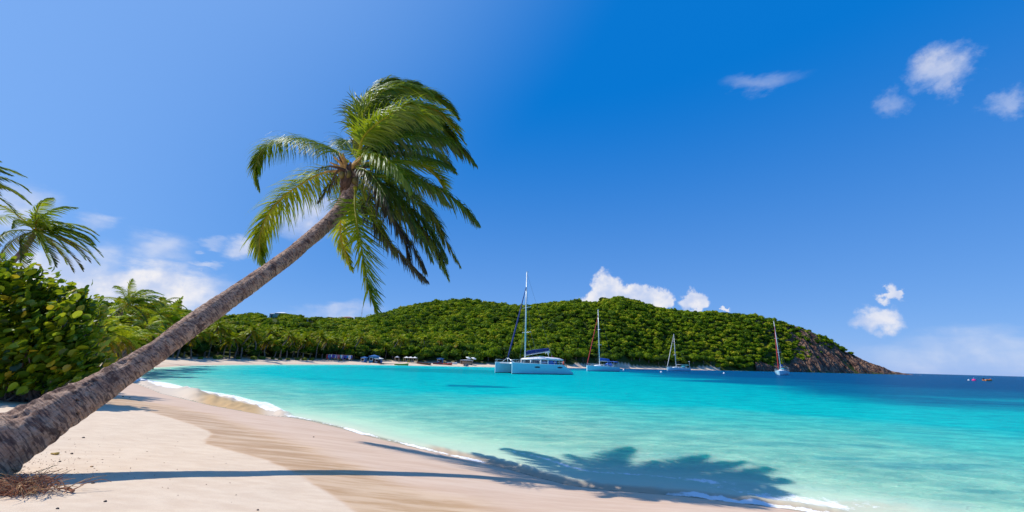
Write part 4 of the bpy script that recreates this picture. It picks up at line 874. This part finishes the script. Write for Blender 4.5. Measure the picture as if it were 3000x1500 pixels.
def stripe_band(root, L, bw, y0, flare, stern_w, z0, z1, m_):
    mb = MB(); n = 26
    for sg in (-1, 1):
        a, b = [], []
        for i in range(n):
            u = i/(n-1); x = L*(.5-u); w = (bw*(min(1, (u*3.2+.03))**.62)*(1-(1-stern_w)*max(0, (u-.55)/.45)**1.5))*flare+.012
            a.append((x, y0+sg*w, z0)); b.append((x, y0+sg*w*1.005, z1))
        mb.add(a+b, [(i, i+1, n+i+1, n+i) for i in range(n-1)])
    mb.add([(-L/2-.012, y0-bw*stern_w*flare, z0), (-L/2-.012, y0+bw*stern_w*flare, z0), (-L/2-.012, y0+bw*stern_w*flare, z1), (-L/2-.012, y0-bw*stern_w*flare, z1)], [(0, 1, 2, 3)])
    mb.obj('waterline_stripe', m_, root)
def rig(root, x0, z0, H_, spread, jib_mat, bow, beam_half, bag_mat, boom_len, boom_z, rise=0., fork=.86):
    mb = MB(); mb.tube([(x0, 0, z0), (x0-.06, 0, z0+H_*.5), (x0-.12, 0, z0+H_)], [.14, .13, .09], 8); mb.tube([(x0-.1, 0, z0+H_), (x0-.1, 0, z0+H_+.35)], [.02, .015], 5); mb.box((x0-.25, 0, z0+H_+.12), (.5, .04, .08)); mast = mb.obj('mast', M_alu, root, True)
    for q in spread:
        mb = MB(); z = z0+H_*q; w = beam_half*(.50-.15*q); mb.tube([(x0-.25, -w, z+.05), (x0-.05, 0, z), (x0-.25, w, z+.05)], .045, 6); mb.obj('spreader', M_steel, mast, True)
    a = np.array(bow); b = np.array([x0-.05, 0, z0+H_*fork])
    mb = MB(); t = np.linspace(0, 1, 20)[:, None]; P = a+(b-a)*t+np.array([0, 0, -1])*np.sin(t*math.pi)*.12; mb.tube(P, .035+.12*np.sin(np.clip(np.linspace(.12, 1, 20)*math.pi, 0, math.pi))**.6*(1-.45*np.linspace(0, 1, 20)), 8); mb.obj('furled_jib', jib_mat, root, True)
    mb = MB()
    for sg in (-1, 1):
        mb.tube([(x0-.9, sg*beam_half, z0-.2), (x0-.25, sg*beam_half*.42, z0+H_*spread[0]), (x0-.08, 0, z0+H_*fork)], .018, 4); mb.tube([(x0-.3, sg*beam_half*.9, z0-.2), (x0-.1, 0, z0+H_*spread[0])], .015, 4)
    if bow is not None: mb.tube([(-bow[0]*.9, 0, z0), (x0-.1, 0, z0+H_)], .015, 4)
    mb.obj('rigging', M_wire, root)
    mb = MB(); e = (x0-boom_len, 0, boom_z+rise); mb.tube([(x0-.15, 0, boom_z), e], [.09, .09], 8); boom = mb.obj('boom', M_cover, root, True)
    if bag_mat:
        secs = []
        for i in range(12):
            u = i/11; x = x0-.2-(boom_len-.4)*u; z = boom_z+.08+rise*u; h = (.78-.25*u)*(1 if i else .8); w = .2*(1-.3*u)
            secs.append([(x, -w*.5, z), (x, -w, z+h*.35), (x, -w*.55, z+h*.8), (x, 0, z+h*(1+.04*math.sin(i*2.3))), (x, w*.55, z+h*.8), (x, w, z+h*.35), (x, w*.5, z)])
        mb = MB().loft(secs); mb.obj('sail_bag', bag_mat, boom, True)
    return mast
def place(root, px, row, yaw): # row is the waterline row in the photo
    P = gp(px, row); root.location = (P[0], P[1], 0); root.rotation_euler = (0, 0, yaw); return P

def catamaran():
    root = thing('catamaran', (0, 0, 0), 'large white two-hulled sailing catamaran with navy sail bag, nearest boat in the bay', 'catamaran')
    L = 11.6; 
    for y0 in (-2.75, 2.75):
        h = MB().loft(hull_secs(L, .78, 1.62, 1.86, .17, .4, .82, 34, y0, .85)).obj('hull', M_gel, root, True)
        me = h.data; m2 = h.modifiers.new('es', 'EDGE_SPLIT'); m2.split_angle = math.radians(38)
        stripe_band(root, L, .78, y0, .83, .85, -.02, .11, M_stripe)
        for sg in (-1, 1):
            for xx, lw in ((1.55, .55), (-2.95, .52)):
                mb = MB(); n = 18; w = .80
                pts_ = [(xx+lw*math.cos(a), y0+sg*(w-.01), 1.22+.13*math.sin(a)) for a in np.linspace(0, 2*math.pi, n, endpoint=False)]; p2 = [(x, y0+sg*(w-.10), z) for x, y, z in pts_]
                mb.loft([p2, pts_]); mb.obj('porthole', M_dkwin, h)
        mb = MB()
        for k in range(3): mb.box((-5.05-.22*k, y0, 1.0-.26*k), (.3, 1.0, .05))
        mb.obj('stern_step', M_deck, h)
    # bridgedeck and crossbeam
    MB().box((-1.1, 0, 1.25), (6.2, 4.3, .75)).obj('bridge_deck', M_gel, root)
    mb = MB(); mb.tube([(5.0, -2.75, 1.75), (5.0, 2.75, 1.75)], .11, 8); mb.tube([(5.0, -2.2, 1.8), (5.0, 0, 2.75), (5.0, 2.2, 1.8)], .05, 6); mb.tube([(5.0, 0, 1.8), (5.0, 0, 2.7)], .05, 6); mb.tube([(5.0, 0, 2.7), (3.4, 0, 1.8)], .04, 6); mb.obj('crossbeam', M_steel, root, True)
    mb = MB(); 
    for x in np.linspace(2.1, 4.9, 12): mb.box((x, 0, 1.70), (.05, 3.9, .02))
    for y in np.linspace(-1.9, 1.9, 16): mb.box((3.5, y, 1.72), (2.9, .05, .02))
    mb.obj('trampoline', M_wire, root)
    # cabin side with windows
    secs = []
    for z, xf, xb, w in ((1.60, 2.1, -3.1, 2.25), (2.0, 1.75, -3.1, 2.15), (2.42, 1.15, -3.1, 1.95)):
        q = [(xb, -w, z), (xf-.9, -w, z), (xf-.3, -w*.75, z), (xf, -w*.35, z), (xf, w*.35, z), (xf-.3, w*.75, z), (xf-.9, w, z), (xb, w, z)]; secs.append(q)
    MB().loft(secs).obj('cabin', M_dkwin, root)
    mb = MB()
    for sg in (-1, 1):
        for x in (-.05, -1.5): mb.box((x, sg*2.14, 2.03), (.20, .12, .80))
        mb.box((-.9, sg*2.19, 1.70), (4.2, .10, .17))
    for y in (-1.45, 0, 1.45): mb.box((1.62-.1*abs(y), y, 2.03), (.14, .16, .75))
    mb.obj('window_pillar', M_deck, root)
    mb = MB()
    for sg in (-1, 1): mb.box((-.75, sg*2.12, 2.02), (.85, .11, .42)); 
    mb.obj('curtain', M_inside, root)
    # long curved roof
    secs = []
    for i in range(24):
        u = i/23; x = 2.0-7.1*u; w = 2.45*math.sin(math.pi*min(1, u*1.4+.12)/2)**.6*(1-.25*max(0, u-.85)/.15); t = .16+.40*math.sin(math.pi*min(.96, u*.82+.08))**.8; z = 2.42+.14*math.sin(u*2.6)
        secs.append([(x, -w, z), (x, -w*.96, z+t*.45), (x, -w*.7, z+t*.85), (x, 0, z+t), (x, w*.7, z+t*.85), (x, w*.96, z+t*.45), (x, w, z), (x, 0, z-.06)])
    roof = MB().loft(secs).obj('roof', M_deck, root, True)
    MB().box((-1.2, .5, 3.12), (.7, .6, .16)).obj('roof_hatch', M_tealc, roof)
    mb = MB()
    for sg in (-1, 1): mb.add([(-1.6, sg*2.27, 1.66), (-3.0, sg*2.27, 1.66), (-2.5, sg*2.05, 2.42), (-1.6+.1, sg*2.02, 2.42)], [(0, 1, 2, 3)]); mb.box((-3.1, sg*2.1, 2.02), (.5, .05, .74))
    mb.obj('cockpit_screen', M_blue, root)
    mb = MB()
    for sg in (-1, 1):
        for x in (-3.8, -4.5): mb.tube([(x, sg*2.2, 1.6), (x, sg*2.2, 2.48)], .035, 6)
        mb.tube([(-4.5, sg*2.3, 2.1), (-3.4, sg*2.3, 2.1)], .025, 5)
    mb.obj('roof_post', M_steel, root)
    # guard rails
    mb = MB()
    for sg in (-1, 1):
        y = sg*3.3; xs = [5.3, 3.9, 2.4, .9, -.6, -2.1, -3.6]
        for x in xs: mb.tube([(x, y*.985, 1.75), (x, y*.985, 2.38)], .016, 5)
        for z in (2.07, 2.38): mb.tube([(x, y*.985, z) for x in xs], .011, 4)
        mb.tube([(5.7, sg*2.75-.3, 1.8), (5.6, sg*2.75-.3, 2.4), (5.0, sg*2.75-.35, 2.42)], .02, 5); mb.tube([(5.7, sg*2.75+.3, 1.8), (5.6, sg*2.75+.3, 2.4), (5.0, sg*2.75+.35, 2.42)], .02, 5); mb.tube([(5.65, sg*2.75-.3, 2.4), (5.65, sg*2.75+.3, 2.4)], .02, 5)
    mb.obj('guard_rail', M_steel, root)
    rig(root, 1.7, 1.7, 17.4, (.33, .60), M_navy, (5.0, 0, 2.7), 3.1, M_navy, 5.1, 3.25, .95, .84)
    # wind generator
    mb = MB(); mb.tube([(-4.6, -2.0, 2.3), (-4.6, -2.0, 4.2)], .035, 6); pole = mb.obj('generator_pole', M_steel, root)
    mb = MB(); c = np.array([-4.45, -2.15, 4.2]); yv = np.array([.6, 0, 0]); zv = np.array([0, 0, .6])
    for k in range(6):
        a = k*math.pi/3+.3; d = yv*math.cos(a)+zv*math.sin(a); n_ = np.array([-d[2], 0, d[0]])*.12; mb.loft([[c-n_*.6, c+n_*.6, c+n_*.6+[0, .03, 0], c-n_*.6+[0, .03, 0]], [c+d-n_, c+d+n_, c+d+n_+[0, .03, 0], c+d-n_+[0, .03, 0]]])
    mb.tube([c-[0, .1, 0], c+[0, .25, 0]], .07, 8); mb.obj('wind_turbine_blades', M_deck, pole)
    mb = MB(); 
    for i in range(6): mb.box((-5.0-.09*i, -1.6, 3.15-.03*i+.02*math.sin(i)), (.1, .03, .55))
    mb.obj('flag', M_red, root); MB().tube([(-4.9, -1.6, 2.3), (-4.98, -1.6, 3.5)], .02, 5).obj('flag_staff', M_steel, root)
    return root
cat = catamaran()
yaw_cat = math.atan2(-.50, -.86)
P = place(cat, 1562, 1094.5, yaw_cat); cat.scale = (1, 1, .9)

def person_on(name, root, loc, label, shirt, skin, yaw):
    # seated figure grown with a skin modifier: one continuous body
    J = {'pel': (0, 0, .10, .15), 'waist': (0, 0, .26, .13), 'chest': (.02, 0, .44, .155), 'neck': (.03, 0, .58, .06), 'chin': (.05, 0, .66, .075), 'head': (.05, 0, .75, .105), 'top': (.04, 0, .82, .08)}
    vs = []; rs = []; idx = {}
    def addv(n_, p): idx[n_] = len(vs); vs.append(p[:3]); rs.append(p[3])
    for n_, p in J.items(): addv(n_, p)
    ed = [('pel', 'waist'), ('waist', 'chest'), ('chest', 'neck'), ('neck', 'chin'), ('chin', 'head'), ('head', 'top')]
    for sg, nm in ((-1, 'r'), (1, 'l')):
        for n_, p in (('hip', (.03, .10*sg, .09, .09)), ('knee', (.42, .13*sg, .13, .065)), ('ankle', (.46, .12*sg, -.28, .042)), ('toe', (.62, .13*sg, -.32, .035)), ('sho', (.01, .19*sg, .50, .07)), ('elb', (.10, .25*sg, .26, .048)), ('wri', (.30, .20*sg, .19, .034)), ('han', (.37, .19*sg, .18, .035))): addv(n_+nm, p)
        ed += [('pel', 'hip'+nm), ('hip'+nm, 'knee'+nm), ('knee'+nm, 'ankle'+nm), ('ankle'+nm, 'toe'+nm), ('chest', 'sho'+nm), ('sho'+nm, 'elb'+nm), ('elb'+nm, 'wri'+nm), ('wri'+nm, 'han'+nm)]
    me = bpy.data.meshes.new('person'); me.from_pydata(vs, [(idx[a], idx[b]) for a, b in ed], []); me.materials.append(skin)
    o = bpy.data.objects.new('person', me); COL.objects.link(o); m_ = o.modifiers.new('skin', 'SKIN')
    for i, q in enumerate(rs): me.skin_vertices[0].data[i].radius = (q, q*(.85 if i < 3 else 1))
    me.skin_vertices[0].data[0].use_root = True; o.modifiers.new('sub', 'SUBSURF').levels = 1; o.modifiers['sub'].render_levels = 1
    secs = []
    for z, w, d in ((.02, .19, .17), (.2, .175, .16), (.36, .19, .165), (.5, .22, .155), (.575, .12, .11)): secs.append([(.01+d*math.cos(a), w*math.sin(a), z) for a in np.linspace(0, 2*math.pi, 14, endpoint=False)])
    MB().loft(secs).obj('shirt', shirt, o, True)
    v_, f_ = ICO2; q = v_[:, 2] > -.15; mesh_np('hair', v_*[.115, .11, .12]+[.035, 0, .765]-np.array([.02, 0, 0])*(~q)[:, None], f_, pbr('hair', (.03, .02, .015), .6), o)
    o.location = loc; o.rotation_euler = (0, 0, yaw); tag(o, label, 'person'); return o
cy, sy = math.cos(yaw_cat), math.sin(yaw_cat)
def catpt(x, y, z): return (cat.location[0]+x*cy-y*sy, cat.location[1]+x*sy+y*cy, z)
person_on('person', cat, catpt(-4.3, 2.75, 1.52), 'person in a red shirt sitting on the stern of the catamaran', pbr('red_shirt', (.62, .06, .03), .8), pbr('skin', (.42, .22, .14), .6), yaw_cat+2.6)

def yacht(label, L, H_, jib, bag, bim, px, row, yaw, dodger=True, radar=False, dinghy=False):
    root = thing('sailing_yacht', (0, 0, 0), label, 'sailboat')
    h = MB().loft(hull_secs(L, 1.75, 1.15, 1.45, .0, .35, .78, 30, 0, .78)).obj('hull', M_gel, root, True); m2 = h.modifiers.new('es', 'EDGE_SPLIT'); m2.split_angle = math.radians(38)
    stripe_band(root, L, 1.75, 0, .79, .78, -.02, .13, M_navy)
    secs = []
    for i in range(14):
        u = i/13; x = L*(.24-.42*u); w = 1.0*math.sin(math.pi*min(.5, u+.12)); z = 1.38-.1*u; t = .42*math.sin(math.pi*min(.62, u*.8+.14))
        secs.append([(x, -w, z), (x, -w*.92, z+t*.8), (x, -w*.6, z+t), (x, w*.6, z+t), (x, w*.92, z+t*.8), (x, w, z)])
    cab = MB().loft(secs).obj('cabin_top', M_deck, root, True)
    for sg in (-1, 1):
        for k in range(3): MB().box((L*.08-1.25*k, sg*.99, 1.56), (.75, .06, .13)).obj('window', M_dkwin, cab)
    if dodger:
        secs = []
        for x, hh in ((-L*.17, .5), (-L*.20, .85), (-L*.27, .92)): secs.append([(x, 1.15*math.cos(a), 1.45+hh*math.sin(a)) for a in np.linspace(0, math.pi, 9)])
        MB().loft(secs, close=False, caps=False).obj('spray_hood', bim, root, True)
    secs = [[(x, 1.35*math.cos(a), 2.55+.22*math.sin(a)) for a in np.linspace(0, math.pi, 9)]+[(x, 1.3*math.cos(a), 2.50+.20*math.sin(a)) for a in np.linspace(math.pi, 0, 9)] for x in (-L*.30, -L*.38, -L*.46)]
    b_ = MB().loft(secs).obj('bimini', bim, root, True); mb = MB()
    for sg in (-1, 1):
        for x in (-L*.30, -L*.46): mb.tube([(x*.97, sg*1.3, 1.2), (x, sg*1.33, 2.55)], .025, 5)
    mb.obj('bimini_frame', M_steel, b_)
    mb = MB()
    for sg in (-1, 1):
        pts_ = [(L*(.5-u), sg*1.75*(min(1, (u*3.2+.03))**.62)*(1-.22*max(0, (u-.55)/.45)**1.5)*.97, 1.45-.3*u) for u in (.03, .12, .25, .4, .55, .7, .85, .98)]
        for p in pts_: mb.tube([p, (p[0], p[1], p[2]+.6)], .016, 5)
        for z in (.32, .6): mb.tube([(p[0], p[1], p[2]+z) for p in pts_], .011, 4)
    mb.tube([(L*.47, -.3, 2.05), (L*.5, 0, 2.07), (L*.47, .3, 2.05)], .02, 5); mb.obj('guard_rail', M_steel, root)
    mb = MB(); mb.tube([(-L*.38, 0, 1.1), (-L*.38, 0, 2.0)], .06, 6); mb.tube([(-L*.38, .45*math.cos(a), 1.8+.45*math.sin(a)) for a in np.linspace(0, 2*math.pi, 14)], .02, 5); mb.obj('steering_wheel', M_steel, root)
    rig(root, L*.08, 1.6, H_, (.36, .64), jib, (L*.49, 0, 1.6), 1.7, bag, L*.36, 2.75, -.0, .90 if jib is not M_cover else .985)
    if radar:
        mb = MB(); mb.tube([(-L*.49, .9, 1.2), (-L*.49, .9, 4.2)], .04, 6); c = (-L*.49, .9, 4.25); mb.loft([[(c[0]+.3*math.cos(a), c[1]+.3*math.sin(a), z) for a in np.linspace(0, 6.28, 12, endpoint=False)] for z in (4.2, 4.4)]); mb.obj('radar_pole', M_deck, root)
        mb = MB(); c = np.array([L*.08, 0, 1.6+H_*.36]); mb.loft([[(c[0]+.35+.28*math.cos(a), .28*math.sin(a), c[2]+z) for a in np.linspace(0, 6.28, 12, endpoint=False)] for z in (0, .25)]); mb.obj('radar_dome', M_deck, root)
    place(root, px, row, yaw); return root
yacht('white yacht with red furled jib and blue sail cover, just right of the catamaran', 11.0, 15.2, M_red, M_blue, M_blue, 1764, 1088, math.atan2(-.50, -.84))
yacht('smallest farthest yacht with pale furled jib and no sail cover', 11.0, 14.6, M_cover, None, M_tealc, 1987, 1086.8, math.atan2(-.20, -.98), radar=True)
yacht('yacht anchored nearest the rocky headland, seen bow on with red furled jib', 10.5, 16.6, M_red, M_blue, M_tealc, 2292, 1098.8, math.atan2(-.80, -.60)-.12)

# buoys and dinghies
def buoy(px, row, R_, m_, lb):
    P = gp(px, row); root = thing('mooring_buoy', (P[0], P[1], 0), lb, 'buoy'); v, f = ICO2; mesh_np('float', v*[R_, R_, R_*.9]+[0, 0, R_*.25], f, m_, root)
    mb = MB(); mb.tube([(0, 0, R_), (0, 0, R_*1.5)], R_*.12, 6); mb.tube([(R_*.25*math.cos(a), 0, R_*1.6+R_*.25*math.sin(a)) for a in np.linspace(0, 6.28, 10)], R_*.06, 5); mb.obj('ring', M_steel, root)
M_pink = pbr('pink_float', (.65, .02, .22), .4); M_wbuoy = pbr('white_float', (.8, .85, .88), .4)
buoy(1827, 1084.5, .32, M_wbuoy, 'white mooring buoy just right of the yacht behind the catamaran'); buoy(1937, 1091, .3, M_wbuoy, 'white mooring buoy left of the smallest yacht'); buoy(2121, 1094.5, .32, M_wbuoy, 'white mooring buoy between the smallest yacht and the headland yacht'); buoy(2838, 1114.5, .25, M_wbuoy, 'small pale buoy left of the pink buoy on the open water'); buoy(2854, 1115.5, .5, M_pink, 'pink buoy floating left of the orange dinghy')
def dinghy(P, yaw, L, colm, lb, name='dinghy', inner=None, motor=True, cat_='boat'):
    root = thing(name, P, lb, cat_, yaw); n = 14; secs = []
    for i in range(n):
        u = i/(n-1); x = L*(.5-u); w = L*.2*(min(1, u*2.5+.05))**.6*(1-.12*u); z = .42+.25*(1-u)**3
        secs.append([(x, -w, z), (x, -w*.85, .1), (x, 0, -.06), (x, w*.85, .1), (x, w, z), (x, w*.86, z-.02), (x, w*.7, .16), (x, -w*.7, .16), (x, -w*.86, z-.02)])
    h = MB().loft(secs).obj('hull', colm, root, True); m2 = h.modifiers.new('es', 'EDGE_SPLIT'); m2.split_angle = math.radians(40)
    for x in (.12, -.2): MB().box((L*x, 0, .36), (.22, L*.33, .05)).obj('seat', inner or M_deck, root)
    if motor: mb = MB(); mb.box((-L*.5-.1, 0, .62), (.3, .28, .42)); mb.box((-L*.5-.1, 0, .2), (.1, .08, .7)); mb.obj('outboard_motor', M_stripe, root)
    return root
P = gp(2895, 1116); dinghy((P[0], P[1], .0), .15, 3.1, pbr('orange_hull', (.75, .28, .05), .5), 'orange and white dinghy on the open water at far right', inner=M_deck)
M_oldwood = pbr('old_wood', (.13, .065, .04), .85, .4, 6.); M_redp = pbr('red_paint', (.55, .07, .04), .6, .2, 4.)
def shore_pt(px, off): Yd = float(np.interp(px, FAR_PX, FAR_Y))+off; return on_ground(px, Yd)
dinghy(shore_pt(1242, 2.2), math.pi-.1, 4.6, M_oldwood, 'dark brown wooden boat pulled up on the far sand right of the jetty', 'rowing_boat', motor=False)
dinghy(shore_pt(1282, 3.0), .2, 3.0, pbr('maroon_paint', (.18, .05, .06), .6), 'small dark boat on the sand between the brown boat and the red boat', 'rowing_boat', motor=False)
dinghy(shore_pt(1306, 2.6), .1, 4.2, M_redp, 'red and white boat beached left of the grey roofed bar', 'rowing_boat'); dinghy(shore_pt(1325, 6.0), .3, 3.4, M_deck, 'upturned white boat on the sand above the red boat', 'rowing_boat', motor=False)
dinghy(shore_pt(1367, .8)*[1, 1, 0]+[0, 0, .02], 1.2, 2.6, pbr('grey_rubber', (.10, .15, .2), .6), 'grey dinghy at the waterline in front of the grey roofed bar')
dinghy(shore_pt(1178, -.8)*[1, 1, 0], .1, 4.0, pbr('lime_paint', (.18, .30, .04), .6), 'lime green skiff moored at the end of the jetty', 'skiff', motor=False)

# ------------------------------------------------------------------ huts, stalls, jetty on the far shore
M_plank = pbr('plank', (.42, .30, .22), .85, .3, 5.); M_bluep = pbr('blue_paint', (.01, .11, .33), .6, .15, 3.); M_sky = pbr('light_blue_paint', (.02, .25, .45), .6, .15, 3.); M_greyroof = pbr('grey_roof', (.38, .40, .44), .5, .1, 3.); M_wcanv = pbr('white_canvas', (.78, .76, .70), .7, .05, 3.); M_wall = pbr('cream_wall', (.62, .56, .46), .8, .1, 3.); M_darkin = pbr('dark_doorway', (.02, .02, .02), .9)
def hut(P, w, d, h, wallm, roofm, label, yaw=0., name='beach_hut', hip=.35, over=.3, door=True, open_front=False, windows=1):
    root = thing(name, P, label, 'hut' if 'house' not in name else 'house', yaw)
    if open_front:
        mb = MB(); mb.box((0, d/2, h/2), (w, .12, h)); mb.box((-w/2, d*.25, h/2), (.12, d*.5, h)); mb.box((w/2, d*.25, h/2), (.12, d*.5, h)); mb.obj('wall', wallm, root)
        for x in np.linspace(-w/2, w/2, max(3, int(w/1.6)+1)): MB().tube([(x, -d/2, 0), (x, -d/2, h)], .07, 6).obj('post', M_plank, root)
        MB().box((0, -d*.1, .5), (w*.8, .4, 1.0)).obj('counter', M_plank, root)
    else:
        MB().box((0, 0, h/2), (w, d, h)).obj('wall', wallm, root)
        if door: MB().box((w*.2, -d/2-.03, h*.38), (.85, .08, h*.76)).obj('door', M_darkin, root)
        for k in range(windows):
            x = -w*.3+k*w*.28 if windows > 1 else -w*.22; f_ = MB(); f_.box((x, -d/2-.02, h*.6), (.95, .06, .85)); f_ = f_.obj('window', M_deck, root); MB().box((x, -d/2-.06, h*.6), (.75, .05, .65)).obj('pane', M_dkwin, f_)
    W_, D_ = w/2+over, d/2+over; rg = max(0, W_-D_)*.9+.05
    mb = MB(); mb.add([(-W_, -D_, h), (W_, -D_, h), (W_, D_, h), (-W_, D_, h), (-W_, -D_, h+.10), (W_, -D_, h+.10), (W_, D_, h+.10), (-W_, D_, h+.10), (-rg, 0, h+.1+hip*D_), (rg, 0, h+.1+hip*D_)],
                       [(3, 2, 1, 0), (0, 1, 5, 4), (1, 2, 6, 5), (2, 3, 7, 6), (3, 0, 4, 7), (4, 5, 9, 8), (6, 7, 8, 9), (5, 6, 9), (7, 4, 8)]); mb.obj('roof', roofm, root)
    return root
hut(shore_pt(1096, 5.0), 2.2, 2.0, 1.7, M_sky, M_bluep, 'bright blue wooden shack left of the jetty'); hut(shore_pt(1068, 6.0), 1.2, 1.4, 1.2, M_bluep, M_bluep, 'tiny blue kiosk between the clothes stalls and the blue shack', windows=1, door=False)
hut(shore_pt(1110, 3.5), 1.7, 1.4, 1.2, M_bluep, M_wcanv, 'low blue counter hut with white top beside the blue shack')
hut(shore_pt(1290, 9), 1.8, 1.8, 1.5, M_bluep, M_bluep, 'dark blue shed on the grass between the boats and the bar', hip=.1)
hut(shore_pt(1367, 5.5), 3.9, 2.6, 1.35, M_plank, M_greyroof, 'open beach bar with a long grey roof near the catamaran bow', open_front=True, hip=.12, name='beach_bar')
def canopy(P, w, d, h, n, label, m_=None, name='canopy'):
    root = thing(name, P, label, 'canopy')
    for k in range(n):
        x0_ = -w/2+k*w/n; q = w/n; mb = MB(); mb.add([(x0_, -d/2, h), (x0_+q, -d/2, h), (x0_+q, d/2, h), (x0_, d/2, h), (x0_+q/2, 0, h+.45)], [(0, 1, 4), (1, 2, 4), (2, 3, 4), (3, 0, 4), (3, 2, 1, 0)]); mb.obj('canopy_top', m_ or M_wcanv, root)
    for x in np.linspace(-w/2, w/2, n+1):
        for y in (-d/2, d/2): MB().tube([(x, y, 0), (x, y, h)], .05, 6).obj('post', M_plank, root)
canopy(shore_pt(1203, 6.5), 4.0, 2.2, 1.55, 3, 'row of white peaked canopies on the sand behind the jetty'); canopy(shore_pt(1163, 8), 1.3, 1.4, 1.5, 1, 'small grey canopy left of the white peaked canopies', M_greyroof)
def stall(P, w, label, seed):
    r = np.random.default_rng(seed); root = thing('clothes_stall', P, label, 'stall'); h = 1.75
    mb = MB(); mb.tube([(-w/2, 0, h), (w/2, 0, h)], .03, 5)
    for x in np.linspace(-w/2, w/2, 4): mb.tube([(x, 0, 0), (x, 0, h)], .04, 5)
    mb.obj('rail', M_plank, root); x = -w/2+.1; i = 0
    cs = [(.6, .03, .05), (.03, .28, .6), (.05, .1, .45), (.8, .8, .82), (.55, .08, .25), (.05, .45, .62), (.1, .05, .35), (.7, .3, .4)]
    while x < w/2-.1:
        q = r.uniform(.22, .5); l = r.uniform(.6, 1.35); c = cs[int(r.integers(len(cs)))]; secs = []
        for z in np.linspace(0, 1, 5): secs.append([(x, .02+.06*math.sin(z*4+i), h-.03-z*l), (x+q*.5, -.05+.05*math.sin(z*3), h-.03-z*l), (x+q*.92, .03, h-.03-z*l), (x+q*.5, .06, h-.03-z*l)])
        MB().loft(secs).obj('garment', pbr('cloth', c, .9, .2, 6), root); x += q; i += 1
stall(shore_pt(968, 9), 2.4, 'stall of red and blue hanging cloths left of the blue and white one', 1); stall(shore_pt(993, 8), 2.4, 'middle stall of hanging beach cloths under the palms', 2); stall(shore_pt(1018, 7.5), 2.6, 'rightmost stall of hanging beach cloths under the palms', 3)
def jetty():
    a = shore_pt(1112, 1.5); b = gp(1208, hzy(1208)+13.2, .35); a = np.array([a[0], a[1], .42]); b = np.array([b[0], b[1]-.0, .42]); d = b-a; Ln = np.linalg.norm(d); yaw = math.atan2(d[1], d[0])
    root = thing('jetty', (a[0], a[1], 0), 'low wooden jetty along the far waterline right of the blue shack', 'jetty', yaw)
    mb = MB()
    for i in range(int(Ln/.22)): mb.box((.1+i*.22, 0, .42), (.19, 1.3, .06))
    mb.obj('deck', M_plank, root)
    for i in range(int(Ln/.9)):
        for y in (-.55, .55): MB().tube([(.3+i*.9, y, -.8), (.3+i*.9, y, .39)], .07, 6).obj('pile', M_oldwood, root)
jetty()
def parasol(P, label):
    root = thing('parasol', P, label, 'parasol', 0, None); MB().tube([(0, 0, 0), (0, 0, 2.0)], .03, 6).obj('pole', M_steel, root)
    n = 8; mb = MB(); mb.add([(1.0*math.cos(k*2*math.pi/n), 1.0*math.sin(k*2*math.pi/n), 1.7) for k in range(n)]+[(0, 0, 2.1), (0, 0, 1.98)], [(k, (k+1) % n, n) for k in range(n)]+[((k+1) % n, k, n+1) for k in range(n)]); o = mb.obj('shade', M_wcanv, root); root.rotation_euler = (.25, .3, 0)
parasol(shore_pt(1368, 9.5)+[0, 0, .5], 'left pale parasol above the grey roofed bar'); parasol(shore_pt(1384, 9)+[0, 0, .4], 'right pale parasol above the grey roofed bar')

# houses and mast on the ridge
def ridge_pt(px, back=0, dz=0.): a_ = tana(px); Yd = float(np.interp(a_, RTA, RY))+back; x = a_*Yd; h, t = hill(np.array([x]), np.array([Yd])); return np.array([x, Yd, float(h[0])+1.0+dz])
M_roofw = pbr('white_metal_roof', (.82, .82, .84), .4, .03, 2.); M_tealw = pbr('teal_wall', (.12, .30, .30), .7, .15, 2.); M_rroof = pbr('rust_roof', (.34, .13, .08), .8, .2, 2.)
def house_at(px, row_base, Yoff, w, d, h, wm, rm, label, **k):
    P = ridge_pt(px, Yoff); q = at(px, row_base, P[1]); P[2] = q[2]
    o = hut(P, w, d, h, wm, rm, label, name='house', **k)
    return o
house_at(804, 930, -2, 7.6, 5, 2.9, M_tealw, M_roofw, 'teal walled house with white roof on the left ridge', windows=3, hip=.3)
house_at(776, 930, 2, 2.6, 3, 2.5, M_tealw, M_greyroof, 'small grey roofed house left of the teal house on the ridge')
for px_h, rw, w_, lb in ((806, 943, 4.6, 'low white roof among the trees below the teal house'), (891, 942, 2.6, 'left of the two small white roofs on the mid ridge'), (915, 943, 4.2, 'right of the two small white roofs on the mid ridge')): house_at(px_h, rw, -16, w_, 3, 1.4, M_wall, M_roofw, lb, hip=.25)
house_at(1003, 938, 0, 7, 4, 1.9, M_wall, M_rroof, 'house with a rust red roof among ridge trees left of the radio mast', hip=.3); house_at(1027, 936, 0, 1.5, 1.6, 1.9, M_roofw, M_roofw, 'small white tank hut beside the radio mast', hip=.2, windows=0)
def radio_mast():
    P = ridge_pt(1043, 0); P[2] = at(1043, 938, P[1])[2]; root = thing('radio_mast', P, 'thin lattice radio mast standing on the ridge saddle', 'mast'); Hh = 9.0; mb = MB(); c = [(.5*math.cos(a), .5*math.sin(a)) for a in (0, 2.09, 4.19)]
    for x, y in c: mb.tube([(x, y, 0), (x*.6, y*.6, Hh)], .05, 4)
    n = 9; tr = []
    for i in range(n):
        z = i*Hh/n; z2 = (i+1)*Hh/n
        for k in range(3): a = c[k]; b = c[(k+1) % 3]; mb.tube([(a[0], a[1], z), (b[0], b[1], z2)], .03, 4); mb.tube([(a[0], a[1], z2), (b[0], b[1], z2)], .03, 4)
    mb.obj('lattice', M_steel, root); MB().tube([(0, 0, Hh), (0, 0, Hh+1)], .03, 5).obj('antenna', M_steel, root)
radio_mast()
